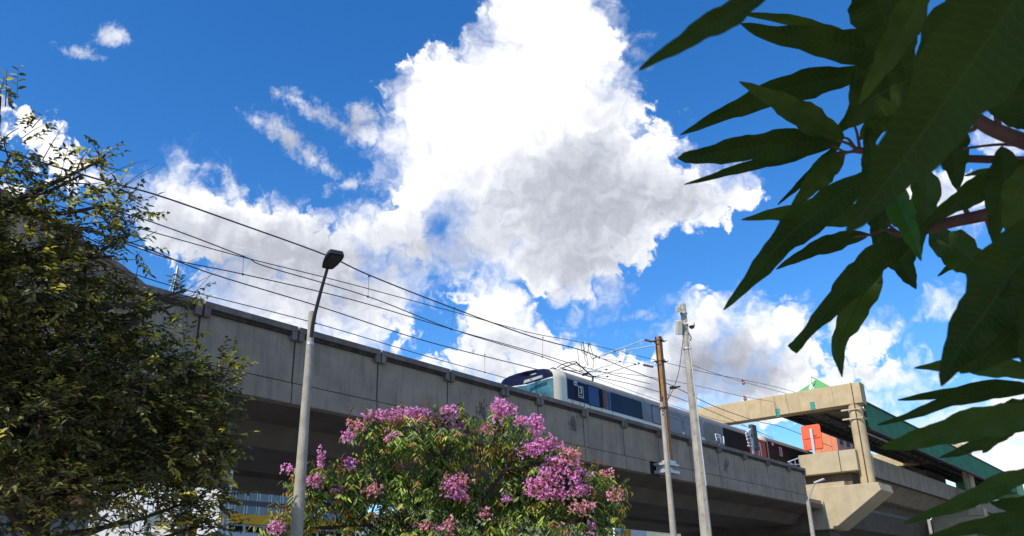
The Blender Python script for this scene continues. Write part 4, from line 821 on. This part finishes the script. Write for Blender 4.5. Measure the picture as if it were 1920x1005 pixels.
# ---------------------------------------------------------------- mango tree: leaves hang close over the camera
mg = thing('mango_tree', (-1.6, -2.4, 0), 'close dark branch of long glossy mango leaves hanging into the top right', 'tree')
mlm = [leafmat('mango leaf blade', (.034, .064, .006), (.022, .042, .004), .50, .14, .16, 14), leafmat('mango leaf blade with painted sunlight', (.055, .14, .014), (.035, .10, .010), .42, .3, .25, 14)]  # lighter second blade has sunlight on a folded leaf put into its green
mlm.append(leafmat('olive mango leaf blade', (.055, .092, .010), (.034, .060, .007), .42, .24, .22, 14))
mrib = mat('pale leaf midrib', (.045, .075, .015), .6, var=.1, spec=.15); mtw = mat('reddish brown twig', (.12, .05, .035), .7, var=.25, vscale=30)
def add_veins(m):      # side veins and blemishes of the blade, laid out along each leaf
    t = m.node_tree; p = t.nodes['Principled BSDF']; uv = t.nodes.new('ShaderNodeUVMap'); sx_ = t.nodes.new('ShaderNodeSeparateXYZ'); t.links.new(uv.outputs[0], sx_.inputs[0])
    def mm(op, a, b=0, c=0):
        n = t.nodes.new('ShaderNodeMath'); n.operation = op
        for s, v in zip(n.inputs, (a, b, c)):
            if isinstance(v, bpy.types.NodeSocket): t.links.new(v, s)
            else: s.default_value = v
        return n.outputs[0]
    ab = mm('ABSOLUTE', sx_.outputs[1]); nz0 = t.nodes.new('ShaderNodeTexNoise'); nz0.inputs['Scale'].default_value = 5; t.links.new(uv.outputs[0], nz0.inputs['Vector']); ph = mm('MULTIPLY_ADD', sx_.outputs[0], 175, mm('MULTIPLY_ADD', ab, -8, mm('MULTIPLY', nz0.outputs[0], 9))); ve = mm('POWER', mm('MULTIPLY_ADD', mm('SINE', ph), .5, .5), 9)
    nz = t.nodes.new('ShaderNodeTexNoise'); nz.inputs['Scale'].default_value = 9; nz.inputs['Detail'].default_value = 6; t.links.new(uv.outputs[0], nz.inputs['Vector'])
    sp_ = mm('MULTIPLY', mm('GREATER_THAN', nz.outputs[0], .66), .8)
    mx_ = t.nodes.new('ShaderNodeMix'); mx_.data_type = 'RGBA'; src = p.inputs['Base Color'].links[0].from_socket
    t.links.new(mm('MULTIPLY', ve, .30), mx_.inputs[0]); t.links.new(src, mx_.inputs[6]); mx_.inputs[7].default_value = (.07, .11, .02, 1)
    m2 = t.nodes.new('ShaderNodeMix'); m2.data_type = 'RGBA'; t.links.new(sp_, m2.inputs[0]); t.links.new(mx_.outputs[2], m2.inputs[6]); m2.inputs[7].default_value = (.05, .035, .012, 1)
    t.links.new(m2.outputs[2], p.inputs['Base Color']); bp = t.nodes.new('ShaderNodeBump'); bp.inputs['Strength'].default_value = .2; bp.inputs['Distance'].default_value = .002
    t.links.new(ve, bp.inputs['Height']); t.links.new(bp.outputs[0], p.inputs['Normal'])
for m_ in mlm: add_veins(m_)
def bigleaf(pts, hw, d, d2=None, fold=.25, wav=.17, prof=1.0, sunlit_tint=0, blunt=0, roll=0.0, seed=0):
    """pts run from the leaf base to its tip"""
    r = random.Random(seed*7+int(pts[0][0])); i0 = seed; d2 = d if d2 is None else d2; n = 22
    cp = smooth_path([Vector((x, y, d+(d2-d)*i/(len(pts)-1))) for i, (x, y) in enumerate(pts)], 8); m = len(cp)
    S_ = [at(p.x, p.y, p.z) for p in cp]; acc = [0]
    for a, b_ in zip(S_[:-1], S_[1:]): acc.append(acc[-1]+(b_-a).length)
    tot = acc[-1]; sp_ = []
    for i in range(n+1):
        t = i/n*tot; j = max(k for k in range(m) if acc[k] <= t+1e-9); j = min(j, m-2); f_ = (t-acc[j])/max(1e-9, acc[j+1]-acc[j]); sp_.append(S_[j].lerp(S_[j+1], f_))
    V_, cols = [], (-1, -.6, -.22, -.03, .03, .22, .6, 1); ph = r.uniform(0, 6); fr = r.uniform(7, 11)
    for i, p in enumerate(sp_):
        t = i/n; tg = (sp_[min(i+1, n)]-sp_[max(i-1, 0)]).normalized(); vd = (p-EYE).normalized(); side_ = tg.cross(vd).normalized(); nr = side_.cross(tg).normalized()
        if roll: q = Quaternion(tg, roll); side_ = q @ side_; nr = q @ nr
        w = (min(1, t/.30)**.62 if t < .30 else 1)*(max(0, (1-t)/(1-.42))**(.78*prof) if t > .42 else 1)
        if blunt: w = max(w, .35*min(1, t/.1))
        w = w*hw*(sp_[i]-EYE).length/FPX+.0006
        for c_ in cols:
            wv = wav*w*math.sin(fr*t*3.1+ph+(1.7 if c_ > 0 else 0))*abs(c_)**2 * (1 if abs(c_) > .5 else 0)
            V_.append(p+side_*(w*c_*(1+.09*math.sin(fr*2.3*t+ph*c_)+.05*math.sin(fr*5.1*t+ph*2*c_)))+nr*(-fold*w*abs(c_)+wv*1.5))
    k = len(cols); b_ = MB()
    for i in range(n):
        for j in range(k-1): b_.add([], [], 0)
    F = []; mt_ = []
    for i in range(n):
        for j in range(k-1): F.append((i*k+j, i*k+j+1, (i+1)*k+j+1, (i+1)*k+j)); mt_.append(1 if j == 3 else 0)
    b_.v = [tuple(v) for v in V_]; b_.f = F; b_.m = mt_; b_.sm = [True]*len(F)
    o = b_.build('leaf', [mlm[sunlit_tint or (2 if (seed % 3 == 1 and d > .7) else 0)], mrib], mg); uv = o.data.uv_layers.new(name='UVMap'); q_ = []
    for f_ in F:
        for vi in f_: q_ += [(vi//k)/n+i0*3.7, cols[vi % k]]
    uv.data.foreach_set('uv', q_); return o
ML = [ # base -> tip, half width, distance at base, distance at tip, options
 ([(1445, -22), (1400, 8), (1330, 48), (1265, 88), (1198, 131)], 24, .50, .46, {}),
 ([(1655, 118), (1560, 66), (1470, 36), (1384, 25)], 16, 1.30, 1.24, {}),
 ([(1745, 150), (1650, 105), (1560, 80), (1460, 66), (1388, 44)], 34, 1.16, 1.10, dict(prof=.8)),
 ([(1640, 128), (1560, 148), (1470, 168), (1370, 208), (1275, 253)], 29, 1.24, 1.15, {}),
 ([(1584, 260), (1530, 230), (1460, 190), (1386, 153)], 27, 1.10, 1.06, {}),
 ([(1576, 264), (1500, 268), (1400, 278), (1320, 292), (1270, 297)], 30, 1.14, 1.02, dict(prof=.6)),
 ([(1566, 272), (1490, 290), (1400, 312), (1340, 330), (1283, 346)], 13, 1.20, 1.12, {}),
 ([(1585, 285), (1556, 310), (1520, 350), (1482, 392)], 24, 1.22, 1.20, {}),
 ([(1580, 262), (1545, 300), (1500, 345), (1458, 384)], 9, 1.24, 1.22, {}),
 ([(1640, 318), (1560, 378), (1480, 440), (1420, 510), (1357, 581)], 34, .98, .88, dict(wav=.1)),
 ([(1660, 398), (1580, 402), (1490, 398), (1390, 412)], 24, 1.25, 1.18, {}),
 ([(1630, 439), (1570, 452), (1510, 475), (1455, 505)], 18, 1.18, 1.14, {}),
 ([(1720, 448), (1650, 480), (1590, 540), (1535, 600), (1484, 657)], 29, 1.0, .92, dict(blunt=1)),
 ([(1656, 480), (1622, 545), (1588, 610), (1572, 650), (1579, 707)], 27, 1.06, 1.0, {}),
 ([(1662, 428), (1682, 470), (1700, 510), (1718, 542)], 30, 1.16, 1.14, {}),
 ([(1672, 338), (1684, 385), (1704, 430), (1727, 489)], 25, .95, .90, dict(sunlit_tint=1, fold=.5)),
 ([(1722, 300), (1735, 350), (1730, 410), (1722, 455), (1727, 480)], 26, 1.02, .98, {}),
 ([(1650, 385), (1648, 425), (1640, 466)], 20, 1.2, 1.2, {}),
 ([(1830, 470), (1795, 490), (1758, 518)], 8, 1.3, 1.3, {}),
 ([(1742, 432), (1785, 462), (1830, 500), (1880, 562)], 33, 1.12, 1.06, dict(prof=.7)),
 ([(1985, 395), (1905, 500), (1845, 590), (1795, 660), (1765, 724)], 64, .62, .58, {}),
 ([(2010, 470), (1950, 560), (1880, 640), (1800, 700)], 56, .60, .62, {}),
 ([(1960, 706), (1880, 688), (1800, 684), (1714, 690)], 20, .92, .88, {}),
 ([(1960, 742), (1900, 725), (1800, 735), (1683, 750)], 14, .98, .95, {}),
 ([(1970, 724), (1880, 732), (1790, 748), (1710, 778), (1645, 797)], 14, .96, .92, {}),
 ([(1975, 772), (1880, 785), (1800, 802), (1730, 822), (1650, 840)], 29, .86, .80, dict(prof=.75)),
 ([(1960, 745), (1905, 780), (1870, 810), (1843, 849)], 27, .88, .92, {}),
 ([(1900, 800), (1850, 825), (1805, 845), (1762, 858)], 12, 1.0, 1.0, dict(sunlit_tint=0)),
 ([(1965, 876), (1890, 902), (1820, 936), (1760, 958), (1694, 981)], 17, .80, .76, {}),
 ([(1990, 955), (1925, 950), (1857, 943)], 22, .82, .80, {}),
 ([(1990, 966), (1900, 978), (1820, 990), (1735, 1008)], 17, .74, .72, {}),
 ([(2010, 985), (1930, 1000), (1840, 1012)], 22, .78, .76, {}),
 ([(1985, -110), (1890, 20), (1800, 150), (1715, 270), (1640, 370), (1587, 437)], 82, .44, .42, dict(prof=.9, wav=.03)),
 ([(1650, -80), (1640, -20), (1668, 60), (1702, 142)], 52, .95, .98, dict(prof=.6)),
 ([(1745, -60), (1705, 30), (1655, 120), (1610, 195)], 29, .85, .88, {}),
 ([(1890, -60), (1830, 0), (1770, 60), (1722, 150), (1700, 190)], 42, .80, .84, dict(prof=1.2)),
 ([(1735, 142), (1680, 160), (1630, 190), (1590, 240)], 60, 1.05, 1.05, {}),
 ([(1750, 190), (1700, 200), (1650, 225), (1612, 262)], 40, 1.08, 1.08, {}),
 ([(1660, 150), (1620, 195), (1585, 232), (1556, 262)], 18, 1.15, 1.14, {}),
 ([(1606, 120), (1599, 175), (1600, 236)], 6, 1.1, 1.1, {}),
 ([(1645, 150), (1648, 210), (1638, 272)], 21, 1.12, 1.12, {}),
 ([(1630, 370), (1634, 310), (1627, 236)], 19, 1.06, 1.08, dict(prof=.8)),
 ([(1990, 150), (1930, 175), (1855, 196)], 40, .84, .84, {}),
 ([(1990, -10), (1920, 60), (1865, 130), (1845, 190)], 62, .70, .74, {}),
 ([(2000, 180), (1950, 215), (1880, 210), (1850, 192)], 30, .88, .9, {}),
 ([(1770, 228), (1786, 280), (1796, 358)], 30, 1.05, 1.02, {}),
 ([(1790, 230), (1805, 270), (1806, 332)], 8, 1.1, 1.1, {}),
 ([(1965, 300), (1900, 325), (1810, 370), (1725, 428)], 27, .96, .94, {}),
 ([(1878, 274), (1884, 330), (1872, 395), (1862, 458)], 30, .92, .90, {}),
 ([(1960, 300), (1925, 340), (1900, 400), (1893, 450)], 30, .86, .86, {}),
 ([(1975, 420), (1930, 470), (1890, 540), (1860, 600)], 40, .7, .7, {}),
 ([(1960, 585), (1915, 630), (1877, 671)], 13, 1.0, 1.0, {}),
 ([(1840, 348), (1880, 340), (1935, 330)], 14, 1.1, 1.1, {}),
 ([(2020, 560), (1960, 620), (1925, 700)], 50, .6, .6, {}),
 ([(1990, 20), (1900, -20), (1800, -30), (1720, -20)], 45, .62, .62, {}),
 ([(1930, 330), (1850, 322), (1808, 330)], 9, 1.15, 1.15, {}),
]
for i, (pts, hw, da, db, kw) in enumerate(ML): bigleaf(pts, hw*.85, da, db, seed=i, **kw)
br = MB()
T = lambda pts, d, r: br.tube(smooth_path([at(x, y, d+.02) for x, y in pts], 5), list(np.linspace(r[0], r[1], 5*(len(pts)-1)+1)), 8)
T([(1604, 281), (1650, 287), (1735, 296), (1830, 298), (1960, 302)], 1.06, (.0042, .0048)); T([(1606, 281), (1592, 270), (1570, 263)], 1.06, (.0022, .0013)); T([(1604, 282), (1585, 285), (1560, 272)], 1.06, (.0022, .0012)); T([(1612, 280), (1607, 250), (1598, 225)], 1.06, (.002, .0012))
T([(1604, 279), (1592, 262), (1583, 258)], 1.06, (.002, .0012)); T([(1606, 284), (1590, 286), (1575, 292)], 1.06, (.0018, .0012)); T([(1800, 206), (1828, 222), (1868, 245), (1960, 280)], .98, (.0062, .0085)); T([(1826, 222), (1834, 205), (1835, 190)], .98, (.0028, .002)); T([(1835, 232), (1822, 244), (1800, 247)], .98, (.0028, .0016)); T([(1873, 240), (1870, 222), (1868, 208)], .98, (.0035, .003))
T([(1805, 279), (1850, 273), (1885, 271), (1930, 276)], 1.0, (.0014, .0018)); T([(1728, 432), (1790, 415), (1850, 402), (1960, 372)], 1.0, (.0062, .0078)); T([(1818, 408), (1808, 388), (1800, 365), (1796, 350)], 1.0, (.003, .0016)); T([(1848, 404), (1855, 425), (1858, 440)], 1.0, (.003, .002)); T([(1728, 432), (1690, 440), (1660, 430)], 1.0, (.004, .002)); T([(1690, 440), (1670, 425), (1665, 415)], 1.0, (.002, .0014)); T([(1712, 120), (1714, 90), (1716, 60)], 1.02, (.0014, .001)); T([(1660, 430), (1628, 441), (1600, 445)], 1.0, (.0018, .0012))
T([(1740, 118), (1728, 120), (1722, 122)], 1.02, (.001, .001))
# limbs that carry the sprays, running back to the trunk behind the photographer
limb = [Vector((-1.6, -2.4, 0)), Vector((-1.55, -2.35, 1.2)), Vector((-1.4, -2.2, 2.3)), Vector((-.9, -1.9, 3.1)), Vector((-.2, -1.55, 3.4))]
br.tube(smooth_path(limb, 5), list(np.linspace(.22, .05, 21)), 12)
for e in (at(1960, 302, 1.08), at(1960, 280, 1.0), at(1960, 372, 1.02), at(2000, 724, .95), at(2000, -60, .9)):
    s0 = limb[4]; br.tube(smooth_path([s0, s0.lerp(e, .45)+Vector((.05, -.25, .12)), e+(RT*.22), e], 5), list(np.linspace(.03, .007, 16)), 8)
br.build('branch', mtw, mg)
# the crown above and behind the photographer, which keeps these leaves in shade
n = 15000; u_ = unit(n)*rng.uniform(.35, 1, (n, 1))**.5; cc_ = np.array([-1.55, -1.0, 4.35])
pos = cc_+u_*np.array([2.5, 2.3, 1.35]); ok = (((pos-np.array(EYE))@FWn)/np.linalg.norm(pos-np.array(EYE), axis=1)) < .60; pos = pos[ok]; n = len(pos)
ax_ = unit(n)*.7+np.array([0, 0, -.5]); Pm, Qm, _ = leaves(pos, ax_, unit(n)*.5+np.array([0, 0, 1]), rng.uniform(.16, .26, n), rng.uniform(.04, .07, n), fold=.25, curl=.15)
np_mesh('crown', Pm, Qm, [mlm[0]], None, mg)
